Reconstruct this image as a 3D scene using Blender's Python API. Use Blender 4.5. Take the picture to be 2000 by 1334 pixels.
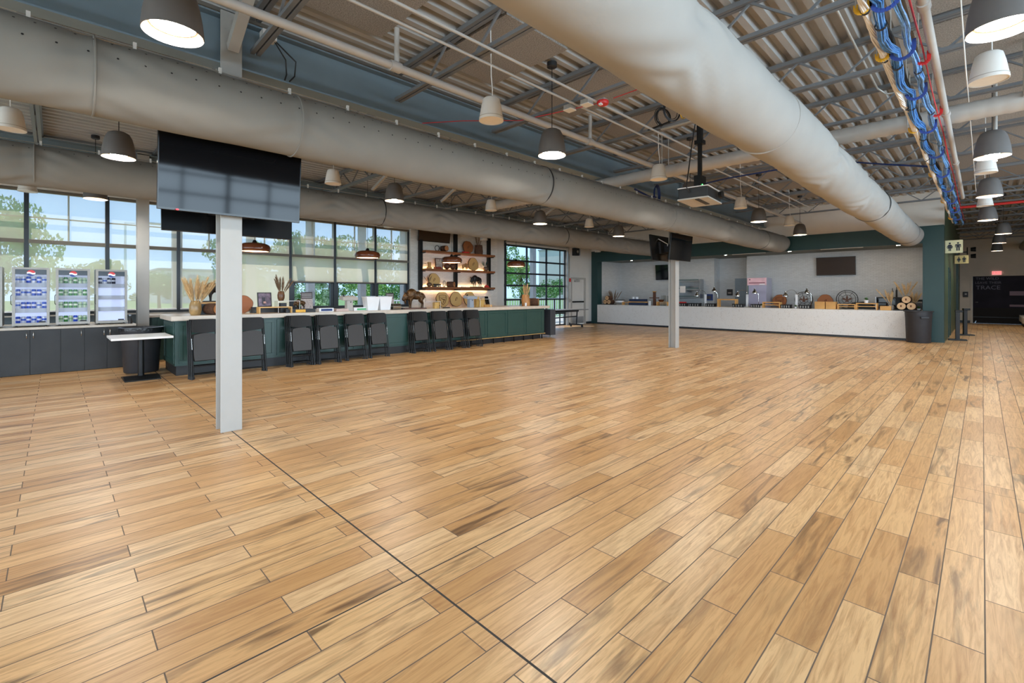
import bpy, bmesh, math, random
from mathutils import Matrix, Vector, Euler
random.seed(7)
PI = math.pi
scene = bpy.context.scene
for o in list(bpy.data.objects):
    bpy.data.objects.remove(o, do_unlink=True)
COL = scene.collection

# ------------------------------------------------------------------ camera, sky, exposure
YAW = math.radians(45.4)
cam_d = bpy.data.cameras.new('camera'); cam = bpy.data.objects.new('camera', cam_d); COL.objects.link(cam)
cam.location = (0, 0, 1.45); cam.rotation_euler = (PI/2, 0, YAW)
cam_d.sensor_fit = 'HORIZONTAL'; cam_d.sensor_width = 36.0; cam_d.lens = 906/2000*36
cam_d.shift_y = -(667-573)/2000; cam_d.clip_end = 400; cam_d.clip_start = 0.02
scene.camera = cam
scene.view_settings.view_transform = 'Standard'; scene.view_settings.look = 'None'
scene.view_settings.gamma = 1.0; scene.view_settings.use_curve_mapping = False
EXPOSURE = 0.28
scene.view_settings.exposure = EXPOSURE
scene.cycles.use_denoising = True
scene.cycles.max_bounces = 8; scene.cycles.diffuse_bounces = 5; scene.cycles.glossy_bounces = 3
scene.cycles.transmission_bounces = 4; scene.cycles.transparent_max_bounces = 12
scene.cycles.caustics_reflective = False; scene.cycles.caustics_refractive = False
scene.cycles.sample_clamp_indirect = 6.0
SKY = 1.35          # strength of the sky
LAMP = 195.0        # radiance of the pendant diffusers
WIN = 1.0          # unused strength of the added daylight fill behind the camera
SUN = 4.0
DAY_FILL_R, DAY_FILL_N = 2000.0, 900.0   # power of fill lamps added outside the assumed glazed sides

world = bpy.data.worlds.new('sky'); scene.world = world; world.use_nodes = True
wn = world.node_tree; wn.nodes.clear()
_tc = wn.nodes.new('ShaderNodeTexCoord'); _sp = wn.nodes.new('ShaderNodeSeparateXYZ')
_cr = wn.nodes.new('ShaderNodeValToRGB'); _bg = wn.nodes.new('ShaderNodeBackground'); _wo = wn.nodes.new('ShaderNodeOutputWorld')
_no = wn.nodes.new('ShaderNodeTexNoise'); _no.inputs['Scale'].default_value = 3.0; _no.inputs['Detail'].default_value = 5
_mr = wn.nodes.new('ShaderNodeMapRange'); _mr.inputs[1].default_value = 0.60; _mr.inputs[2].default_value = 0.95
_mx = wn.nodes.new('ShaderNodeMix'); _mx.data_type = 'RGBA'
wn.links.new(_tc.outputs['Generated'], _sp.inputs[0]); wn.links.new(_sp.outputs['Z'], _cr.inputs[0])
_cr.color_ramp.elements[0].position = 0.0; _cr.color_ramp.elements[0].color = (0.46, 0.71, 1.0, 1)
_cr.color_ramp.elements[1].position = 0.55; _cr.color_ramp.elements[1].color = (0.30, 0.57, 1.0, 1)
wn.links.new(_tc.outputs['Generated'], _no.inputs['Vector']); wn.links.new(_no.outputs['Fac'], _mr.inputs[0])
wn.links.new(_mr.outputs[0], _mx.inputs[0]); wn.links.new(_cr.outputs[0], _mx.inputs[6]); _mx.inputs[7].default_value = (0.95, 0.97, 1.0, 1)
wn.links.new(_mx.outputs[2], _bg.inputs[0]); _bg.inputs[1].default_value = SKY
wn.links.new(_bg.outputs[0], _wo.inputs[0])

def lamp_area(name, loc, rot, sx, sy, power, color):
    d = bpy.data.lights.new(name, 'AREA'); d.shape = 'RECTANGLE'; d.size = sx; d.size_y = sy
    d.energy = power; d.color = color
    o = bpy.data.objects.new(name, d); COL.objects.link(o); o.location = loc; o.rotation_euler = rot
    return o
sun_d = bpy.data.lights.new('sun', 'SUN'); sun_d.energy = SUN; sun_d.angle = 0.01; sun_d.color = (1.0, 0.95, 0.86)
sun = bpy.data.objects.new('sun', sun_d); COL.objects.link(sun); sun.rotation_euler = (math.radians(6), math.radians(-25), 0)

# ------------------------------------------------------------------ helpers
lamp_area('daylight_fill_right', (6.95, 4.0, 2.1), (0, math.radians(90), 0), 3.1, 21.5, DAY_FILL_R, (0.74, 0.87, 1.0))  # added area lamps that boost the sky's daylight as cool fill
lamp_area('daylight_fill_near', (-2.2, -7.45, 2.1), (math.radians(90), 0, 0), 17.0, 3.1, DAY_FILL_N, (0.90, 0.95, 1.0))

def srgb(r, g, b):
    def c(u):
        u /= 255.0
        return u/12.92 if u <= 0.04045 else ((u+0.055)/1.055)**2.4
    return (c(r), c(g), c(b), 1.0)

MATS = {}
def mat(name, rgb=(200, 200, 200), rough=0.5, metal=0.0, emit=None, estr=0.0, noise=0.0, nscale=8.0, spec=0.5, bump=0.0, bscale=40.0, stretch=None):
    m = bpy.data.materials.new(name); m.use_nodes = True; nt = m.node_tree
    b = nt.nodes['Principled BSDF']
    b.inputs['Base Color'].default_value = srgb(*rgb); b.inputs['Roughness'].default_value = rough
    b.inputs['Metallic'].default_value = metal; b.inputs['Specular IOR Level'].default_value = spec
    if emit: b.inputs['Emission Color'].default_value = srgb(*emit); b.inputs['Emission Strength'].default_value = estr
    if noise or bump:
        tc = nt.nodes.new('ShaderNodeTexCoord'); mp = nt.nodes.new('ShaderNodeMapping')
        if stretch: mp.inputs['Scale'].default_value = stretch
        nt.links.new(tc.outputs['Object'], mp.inputs[0])
        if noise:
            n = nt.nodes.new('ShaderNodeTexNoise'); n.inputs['Scale'].default_value = nscale; n.inputs['Detail'].default_value = 4
            nt.links.new(mp.outputs[0], n.inputs['Vector'])
            cr = nt.nodes.new('ShaderNodeValToRGB'); c = srgb(*rgb)
            cr.color_ramp.elements[0].position = 0.3; cr.color_ramp.elements[1].position = 0.7
            cr.color_ramp.elements[0].color = tuple(max(0, x*(1-noise)) for x in c[:3])+(1,)
            cr.color_ramp.elements[1].color = tuple(min(1, x*(1+noise)) for x in c[:3])+(1,)
            nt.links.new(n.outputs['Fac'], cr.inputs[0]); nt.links.new(cr.outputs[0], b.inputs['Base Color'])
        if bump:
            n2 = nt.nodes.new('ShaderNodeTexNoise'); n2.inputs['Scale'].default_value = bscale; n2.inputs['Detail'].default_value = 3
            nt.links.new(mp.outputs[0], n2.inputs['Vector'])
            bp = nt.nodes.new('ShaderNodeBump'); bp.inputs['Strength'].default_value = bump; bp.inputs['Distance'].default_value = 0.02
            nt.links.new(n2.outputs['Fac'], bp.inputs['Height']); nt.links.new(bp.outputs[0], b.inputs['Normal'])
    MATS[name] = m
    return m

class G:
    """tiny node graph helper"""
    def __init__(s, m): s.nt = m.node_tree
    def n(s, t, **kw):
        x = s.nt.nodes.new(t)
        for k, v in kw.items(): setattr(x, k, v)
        return x
    def put(s, sock, v):
        if hasattr(v, 'is_linked') or hasattr(v, 'links'): s.nt.links.new(v, sock)
        else: sock.default_value = v
    def m(s, op, a, b=0.0, c=0.0):
        x = s.n('ShaderNodeMath', operation=op); s.put(x.inputs[0], a); s.put(x.inputs[1], b)
        if op in ('MULTIPLY_ADD', 'SMOOTH_MIN', 'COMPARE'): s.put(x.inputs[2], c)
        return x.outputs[0]
    def mix(s, f, a, b):
        x = s.n('ShaderNodeMix', data_type='RGBA'); s.put(x.inputs[0], f); s.put(x.inputs[6], a); s.put(x.inputs[7], b)
        return x.outputs[2]
    def ramp(s, f, stops):
        x = s.n('ShaderNodeValToRGB'); e = x.color_ramp.elements
        while len(e) < len(stops): e.new(0.5)
        for i, (p, c) in enumerate(stops): e[i].position = p; e[i].color = c
        s.put(x.inputs[0], f)
        return x.outputs[0]

class MB:
    def __init__(s): s.v = []; s.f = []
    def add(s, vs, fs):
        k = len(s.v); s.v += [tuple(v) for v in vs]; s.f += [tuple(i+k for i in f) for f in fs]; return s
    def box(s, x0, y0, z0, x1, y1, z1):
        if x0 > x1: x0, x1 = x1, x0
        if y0 > y1: y0, y1 = y1, y0
        if z0 > z1: z0, z1 = z1, z0
        return s.add([(x0,y0,z0),(x1,y0,z0),(x1,y1,z0),(x0,y1,z0),(x0,y0,z1),(x1,y0,z1),(x1,y1,z1),(x0,y1,z1)],
                     [(0,3,2,1),(4,5,6,7),(0,1,5,4),(1,2,6,5),(2,3,7,6),(3,0,4,7)])
    def sheet(s, x, y0, z0, y1, z1): return s.add([(x,y0,z0),(x,y1,z0),(x,y1,z1),(x,y0,z1)], [(0,1,2,3)])
    def obox(s, c, sz, M=None):
        a, b, d = sz[0]/2, sz[1]/2, sz[2]/2
        vs = [Vector(q) for q in [(-a,-b,-d),(a,-b,-d),(a,b,-d),(-a,b,-d),(-a,-b,d),(a,-b,d),(a,b,d),(-a,b,d)]]
        if M is not None: vs = [M @ v for v in vs]
        return s.add([tuple(v+Vector(c)) for v in vs], [(0,3,2,1),(4,5,6,7),(0,1,5,4),(1,2,6,5),(2,3,7,6),(3,0,4,7)])
    def bar(s, p, q, w, h=None, up=(0,0,1)):
        h = h or w; p = Vector(p); q = Vector(q); d = (q-p)
        L = d.length; d.normalize(); u = Vector(up)
        if abs(d.dot(u)) > 0.98: u = Vector((1,0,0))
        x = d.cross(u).normalized(); y = x.cross(d).normalized()
        M = Matrix((x, y, d)).transposed()
        return s.obox((p+q)/2, (w, h, L), M)
    def tube(s, pts, r, n=8, closed=False, cap=True):
        pts = [Vector(p) for p in pts]; N = len(pts); rs = r if isinstance(r, (list, tuple)) else [r]*N
        vs = []; fs = []; prev = None
        for i, p in enumerate(pts):
            if closed: t = pts[(i+1) % N]-pts[i-1]
            else: t = pts[min(i+1, N-1)]-pts[max(i-1, 0)]
            t.normalize()
            if prev is None:
                a = Vector((0,0,1)) if abs(t.z) < 0.9 else Vector((1,0,0)); x = t.cross(a).normalized()
            else:
                x = (prev-t*prev.dot(t)); x = x.normalized() if x.length > 1e-6 else t.cross(Vector((0,0,1))).normalized()
            y = t.cross(x); prev = x
            for k in range(n):
                a = 2*PI*k/n; vs.append(tuple(p+(x*math.cos(a)+y*math.sin(a))*rs[i]))
        M = N if closed else N-1
        for i in range(M):
            for k in range(n):
                a = i*n+k; b = i*n+(k+1) % n; c = ((i+1) % N)*n+(k+1) % n; d = ((i+1) % N)*n+k
                fs.append((a, b, c, d))
        if cap and not closed:
            fs.append(tuple(range(n-1, -1, -1))); fs.append(tuple((N-1)*n+k for k in range(n)))
        return s.add(vs, fs)
    def lathe(s, prof, c=(0,0,0), n=20, M=None, closed=False):
        vs = []; fs = []; N = len(prof)
        for (r, z) in prof:
            for k in range(n):
                a = 2*PI*k/n; v = Vector((r*math.cos(a), r*math.sin(a), z))
                if M is not None: v = M @ v
                vs.append((v.x+c[0], v.y+c[1], v.z+c[2]))
        for i in range(N if closed else N-1):
            for k in range(n):
                j = (i+1) % N
                fs.append((i*n+k, i*n+(k+1) % n, j*n+(k+1) % n, j*n+k))
        return s.add(vs, fs)
    def prism(s, poly, d0, d1, axis='y'):
        """poly of (a,b); axis = extrusion axis; y: (x,z), x: (y,z), z: (x,y)"""
        def P(a, b, d): return {'y': (a, d, b), 'x': (d, a, b), 'z': (a, b, d)}[axis]
        n = len(poly)
        vs = [P(a, b, d0) for a, b in poly]+[P(a, b, d1) for a, b in poly]
        fs = [tuple(range(n)), tuple(range(2*n-1, n-1, -1))]+[(i, i+n, (i+1) % n+n, (i+1) % n) for i in range(n)]
        return s.add(vs, fs)
    def ell(s, c, r, M=None, n=14, m=9):
        vs = [(0,0,-1)]; fs = []
        for i in range(1, m):
            a = PI*i/m-PI/2
            for k in range(n): vs.append((math.cos(a)*math.cos(2*PI*k/n), math.cos(a)*math.sin(2*PI*k/n), math.sin(a)))
        vs.append((0,0,1)); L = len(vs)-1
        for k in range(n):
            fs.append((0, 1+(k+1) % n, 1+k)); fs.append((L, L-n+k, L-n+(k+1) % n))
        for i in range(m-2):
            for k in range(n): fs.append((1+i*n+k, 1+i*n+(k+1) % n, 1+(i+1)*n+(k+1) % n, 1+(i+1)*n+k))
        o = []
        for v in vs:
            w = Vector((v[0]*r[0], v[1]*r[1], v[2]*r[2]))
            if M is not None: w = M @ w
            o.append((w.x+c[0], w.y+c[1], w.z+c[2]))
        return s.add(o, fs)
    def mesh(s, name, m, smooth=None, fix=True):
        me = bpy.data.meshes.new(name); me.from_pydata(s.v, [], s.f)
        if fix:
            bm = bmesh.new(); bm.from_mesh(me); bmesh.ops.recalc_face_normals(bm, faces=bm.faces); bm.to_mesh(me); bm.free()
        me.materials.append(m)
        if smooth:
            me.polygons.foreach_set('use_smooth', [True]*len(me.polygons))
            me.set_sharp_from_angle(angle=math.radians(smooth))
        return me
    def build(s, name, m, parent=None, smooth=None, loc=None, bevel=0.0, fix=True):
        o = bpy.data.objects.new(name, s.mesh(name, m, smooth, fix)); COL.objects.link(o)
        if parent is not None: o.parent = parent
        if loc is not None: o.location = loc
        if bevel:
            b = o.modifiers.new('bevel', 'BEVEL'); b.width = bevel; b.segments = 2; b.limit_method = 'ANGLE'
        return o

def tag(o, label=None, cat=None, group=None, kind=None):
    if label: o['label'] = label
    if cat: o['category'] = cat
    if group: o['group'] = group
    if kind: o['kind'] = kind
    return o
def thing(name, label, cat, loc=(0,0,0), rz=0.0, group=None):
    o = bpy.data.objects.new(name, None); COL.objects.link(o); o.location = loc; o.rotation_euler = (0,0,rz)
    o.empty_display_size = 0.1
    return tag(o, label, cat, group)
def struct(name, mb, m, parent=None, **k):
    o = mb.build(name, m, parent, **k)
    if parent is None: o['kind'] = 'structure'
    return o
KIDS = {}
def dup(root, loc=None, rz=None, label=None, group=None, scale=None):
    def cp(o, parent):
        c = o.copy(); COL.objects.link(c)
        if parent is not None: c.parent = parent
        for ch in list(o.children): cp(ch, c)
        return c
    r = cp(root, None)
    if loc is not None: r.location = loc
    if rz is not None: r.rotation_euler = (0,0,rz)
    if label: r['label'] = label
    if group: r['group'] = group
    if scale is not None: r.scale = scale if isinstance(scale, (tuple, list)) else (scale,)*3
    return r
def text(name, body, size, m, parent, loc, rot, depth=0.002, align='CENTER'):
    cu = bpy.data.curves.new('t', 'FONT'); cu.body = body; cu.size = size; cu.extrude = depth; cu.align_x = align; cu.align_y = 'CENTER'
    cu.resolution_u = 3
    t = bpy.data.objects.new('t', cu); COL.objects.link(t)
    me = bpy.data.meshes.new_from_object(t.evaluated_get(bpy.context.evaluated_depsgraph_get()))
    bpy.data.objects.remove(t, do_unlink=True); me.materials.clear(); me.materials.append(m)
    o = bpy.data.objects.new(name, me); COL.objects.link(o); o.parent = parent; o.location = loc; o.rotation_euler = rot
    return o
ORD = ['first','second','third','fourth','fifth','sixth','seventh','eighth','ninth','tenth','eleventh','twelfth','thirteenth','fourteenth','fifteenth']
def arc(c, r, a0, a1, n=12, ax='xy'):
    out = []
    for i in range(n+1):
        a = a0+(a1-a0)*i/n; u, v = r*math.cos(a), r*math.sin(a)
        out.append({'xy': (c[0]+u, c[1]+v, c[2]), 'xz': (c[0]+u, c[1], c[2]+v), 'yz': (c[0], c[1]+u, c[2]+v)}[ax])
    return out
RX = lambda a: Matrix.Rotation(a, 3, 'X')
RY = lambda a: Matrix.Rotation(a, 3, 'Y')
RZ = lambda a: Matrix.Rotation(a, 3, 'Z')

# ------------------------------------------------------------------ materials
white_paint = mat('white_paint', (214, 210, 204), 0.7, noise=0.03, nscale=3)
warm_paint = mat('warm_paint', (208, 198, 184), 0.7, noise=0.04, nscale=3)
green_paint = mat('green_paint', (30, 62, 62), 0.45, noise=0.05, nscale=3)
island_green = mat('island_green', (42, 72, 66), 0.38, noise=0.06, nscale=5)
slate_paint = mat('slate_paint', (84, 98, 108), 0.5, noise=0.04)
steel_grey = mat('steel_grey', (128, 144, 154), 0.5, noise=0.04, nscale=4)
beam_grey = mat('beam_grey', (118, 136, 148), 0.55, noise=0.05, nscale=3)
column_grey = mat('column_grey', (172, 170, 166), 0.45, noise=0.03, nscale=4)
deck_grey = mat('deck_grey', (170, 170, 170), 0.5, noise=0.08, nscale=2.5)
joist_grey = mat('joist_grey', (112, 115, 120), 0.5, noise=0.06, nscale=5)
galv = mat('galvanised', (190, 188, 184), 0.38, 0.55, noise=0.08, nscale=14)
pipe_white = mat('pipe_white', (178, 176, 174), 0.4, noise=0.03)
acoustic = mat('acoustic_panel', (150, 145, 140), 0.9, noise=0.35, nscale=70, bump=0.6, bscale=90)
duct_fabric = mat('duct_fabric', (160, 158, 155), 0.9, noise=0.04, nscale=2.2, spec=0.08)
duct_shaded = mat('duct_fabric_shaded', (136, 135, 132), 0.9, noise=0.05, nscale=2.2, spec=0.08)  # same fabric as the right duct, its shade put into a darker colour
black_metal = mat('black_metal', (15, 15, 16), 0.42, noise=0.1, spec=0.35)
black_plastic = mat('black_plastic', (34, 34, 36), 0.5, noise=0.12)
chair_plastic = mat('chair_plastic', (30, 28, 27), 0.5, spec=0.3)
dark_frame = mat('dark_frame', (34, 40, 46), 0.4, noise=0.06)
bronze_frame = mat('shaded_frame', (112, 104, 92), 0.6, noise=0.05)
screen = mat('screen', (8, 10, 14), 0.06, spec=0.25)
bezel = mat('bezel', (12, 12, 13), 0.25)
pendant_grey = mat('pendant_grey', (100, 98, 98), 0.55, noise=0.04)
lens_on = mat('lens_on', (255, 250, 240), 0.5, emit=(255, 248, 236), estr=LAMP)
lens_rim = mat('lens_rim', (120, 98, 76), 0.8, spec=0.1)
speaker_white = mat('speaker_white', (228, 227, 225), 0.55, noise=0.02)
copper_wood = mat('copper_wood', (92, 48, 28), 0.22, noise=0.25, nscale=6)
lens_warm = mat('lens_warm', (255, 225, 180), 0.5, emit=(255, 214, 160), estr=8)
stone_top = mat('stone_top', (206, 192, 176), 0.28, noise=0.07, nscale=9)
grey_top = mat('grey_top', (196, 186, 172), 0.3, noise=0.08, nscale=9)
cab_black = mat('cabinet_black', (38, 38, 39), 0.5, noise=0.22, nscale=3.5)
nickel = mat('nickel', (190, 186, 180), 0.25, 0.9, noise=0.05)
steel = mat('stainless', (176, 178, 180), 0.28, 0.85, noise=0.06, nscale=5)
bin_black = mat('bin_black', (46, 46, 50), 0.55, noise=0.1)
bag_black = mat('bag_black', (30, 30, 32), 0.3, bump=0.8, bscale=14)
table_white = mat('table_white', (236, 234, 230), 0.35, noise=0.02)
wood_shelf = mat('wood_shelf', (140, 84, 46), 0.45, noise=0.3, nscale=5, stretch=(1, 0.12, 1))
wood_light = mat('wood_light', (214, 160, 92), 0.5, noise=0.16, nscale=6, stretch=(0.3, 1, 1))
wood_bamboo = mat('wood_bamboo', (216, 172, 106), 0.45, noise=0.12, nscale=9)
wood_dark = mat('wood_dark', (92, 54, 34), 0.5, noise=0.3, nscale=8)
bark = mat('bark', (88, 58, 40), 0.85, noise=0.4, nscale=18, bump=0.8, bscale=30)
straw = mat('straw', (230, 202, 154), 0.8, noise=0.2, nscale=20)
straw_grey = mat('straw_grey', (140, 116, 92), 0.85, noise=0.2, nscale=20)
amber_glaze = mat('amber_glaze', (158, 128, 84), 0.3, noise=0.3, nscale=10)
brown_glaze = mat('brown_glaze', (104, 72, 46), 0.35, noise=0.35, nscale=14)
bronze_cast = mat('bronze_cast', (84, 58, 30), 0.32, 0.5, noise=0.75, nscale=7, bump=0.6, bscale=24)
black_cast = mat('black_cast', (30, 27, 25), 0.4, 0.3, noise=0.3, nscale=9, bump=0.5, bscale=26)
gold_paint = mat('gold_paint', (200, 146, 48), 0.4, 0.4, noise=0.2)
paper_white = mat('paper_white', (232, 228, 226), 0.7, noise=0.03)
card_grey = mat('card_grey', (176, 164, 160), 0.7, noise=0.25, nscale=40)
card_dark = mat('card_dark', (66, 60, 62), 0.6, noise=0.1)
plastic_grey = mat('plastic_grey', (176, 172, 166), 0.45, noise=0.06)
plastic_blue_grey = mat('plastic_blue_grey', (150, 160, 174), 0.45, noise=0.04)
plastic_white = mat('plastic_white', (238, 240, 244), 0.4, noise=0.02)
red_plastic = mat('red_plastic', (206, 44, 44), 0.35)
red_wire = mat('red_wire', (190, 44, 48), 0.5)
blue_wire = mat('blue_wire', (66, 128, 196), 0.45, noise=0.3, nscale=30)
deep_blue = mat('deep_blue', (28, 52, 110), 0.5, noise=0.15)
black_wire = mat('black_wire', (16, 16, 18), 0.5)
yellow_paint = mat('yellow_paint', (232, 178, 40), 0.4)
hook_blue = mat('hook_blue', (52, 78, 160), 0.4)
plant_green = mat('plant_green', (64, 112, 46), 0.6, noise=0.3, nscale=20)
teal_leaf = mat('teal_leaf', (48, 98, 92), 0.6, noise=0.2)
brass_card = mat('brass_card', (206, 166, 96), 0.4, noise=0.2)
chrome = mat('chrome', (214, 212, 208), 0.12, 1.0, noise=0.03)
fridge_inside = mat('fridge_inside', (230, 234, 246), 0.5, emit=(214, 224, 248), estr=0.22)
fridge_grey = mat('fridge_grey', (136, 130, 123), 0.35, 0.4, noise=0.06)
header_dark = mat('header_dark', (38, 46, 58), 0.3, noise=0.2)
navy_cloth = mat('navy_cloth', (44, 56, 84), 0.8, noise=0.15, nscale=30)
pink_panel = mat('pink_panel', (206, 168, 178), 0.4, emit=(206, 168, 178), estr=0.15, noise=0.2, nscale=4)
sign_cream = mat('sign_cream', (222, 218, 176), 0.5, noise=0.03)
ink = mat('ink', (30, 40, 52), 0.5)
exit_red = mat('exit_red', (230, 60, 60), 0.5, emit=(240, 70, 70), estr=1.6)
exit_white = mat('exit_plate', (236, 226, 220), 0.5, emit=(255, 150, 150), estr=0.6)
lamp_green = mat('lamp_green', (90, 240, 120), 0.5, emit=(90, 255, 120), estr=3)
led_warm = mat('led_warm', (255, 230, 190), 0.5, emit=(255, 208, 146), estr=55)
downlight_on = mat('downlight_on', (255, 250, 240), 0.5, emit=(255, 232, 200), estr=260)
concrete = mat('concrete', (176, 172, 164), 0.85, noise=0.12, nscale=2)
grass = mat('grass', (92, 124, 62), 0.9, noise=0.25, nscale=0.8)
post_grey = mat('post_grey', (150, 150, 150), 0.6, noise=0.05)
building_pale = mat('building_pale', (196, 190, 184), 0.8, noise=0.06, nscale=0.4)
building_glass = mat('building_glass', (110, 120, 132), 0.3)
trunk_brown = mat('trunk_brown', (84, 68, 52), 0.9, noise=0.3)
leaf_a = mat('leaf_a', (128, 168, 84), 0.7, noise=0.35, nscale=0.8)
leaf_b = mat('leaf_b', (104, 146, 80), 0.7, noise=0.35, nscale=0.8)
leaf_c = mat('leaf_c', (150, 172, 104), 0.7, noise=0.3, nscale=0.8)

def glass_mat(name, tint, refl):
    m = bpy.data.materials.new(name); m.use_nodes = True; g = G(m); nt = m.node_tree; nt.nodes.clear()
    t = g.n('ShaderNodeBsdfTransparent'); t.inputs[0].default_value = tint
    gl = g.n('ShaderNodeBsdfGlossy'); gl.inputs['Roughness'].default_value = 0.02
    fr = g.n('ShaderNodeFresnel'); fr.inputs[0].default_value = 1.35
    mx = g.n('ShaderNodeMixShader'); o = g.n('ShaderNodeOutputMaterial')
    bf = g.n('ShaderNodeNewGeometry')
    nt.links.new(g.m('MULTIPLY', g.m('MULTIPLY', fr.outputs[0], refl), g.m('SUBTRACT', 1.0, bf.outputs['Backfacing'])), mx.inputs[0]); nt.links.new(t.outputs[0], mx.inputs[1]); nt.links.new(gl.outputs[0], mx.inputs[2])
    nt.links.new(mx.outputs[0], o.inputs[0])
    return m
glass = glass_mat('glass', (0.93, 0.96, 0.97, 1), 0.6)
glass_clear = glass_mat('glass_clear', (0.97, 0.97, 0.98, 1), 0.5)
glass_tinted = glass_mat('glass_tinted', (0.92, 0.92, 0.92, 1), 0.5)
acrylic = glass_mat('acrylic', (0.9, 0.9, 0.88, 1), 1.0)
smoked = glass_mat('smoked_glass', (0.05, 0.05, 0.06, 1), 0.8)
def shade_mat(name, trans, col):
    m = bpy.data.materials.new(name); m.use_nodes = True; g = G(m); nt = m.node_tree; nt.nodes.clear()
    t = g.n('ShaderNodeBsdfTransparent'); d = g.n('ShaderNodeBsdfDiffuse'); d.inputs[0].default_value = col
    tl = g.n('ShaderNodeBsdfTranslucent'); tl.inputs[0].default_value = col
    m1 = g.n('ShaderNodeMixShader'); m1.inputs[0].default_value = 0.62
    m2 = g.n('ShaderNodeMixShader'); m2.inputs[0].default_value = 1-trans; o = g.n('ShaderNodeOutputMaterial')
    wv = g.n('ShaderNodeTexWave'); wv.inputs['Scale'].default_value = 120
    nt.links.new(d.outputs[0], m1.inputs[1]); nt.links.new(tl.outputs[0], m1.inputs[2])
    nt.links.new(t.outputs[0], m2.inputs[1]); nt.links.new(m1.outputs[0], m2.inputs[2]); nt.links.new(m2.outputs[0], o.inputs[0])
    return m
shade = shade_mat('shade_mesh', 0.22, srgb(244, 234, 206))
shade_thin = shade_mat('shade_mesh_upper', 0.50, srgb(244, 234, 206))

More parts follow.
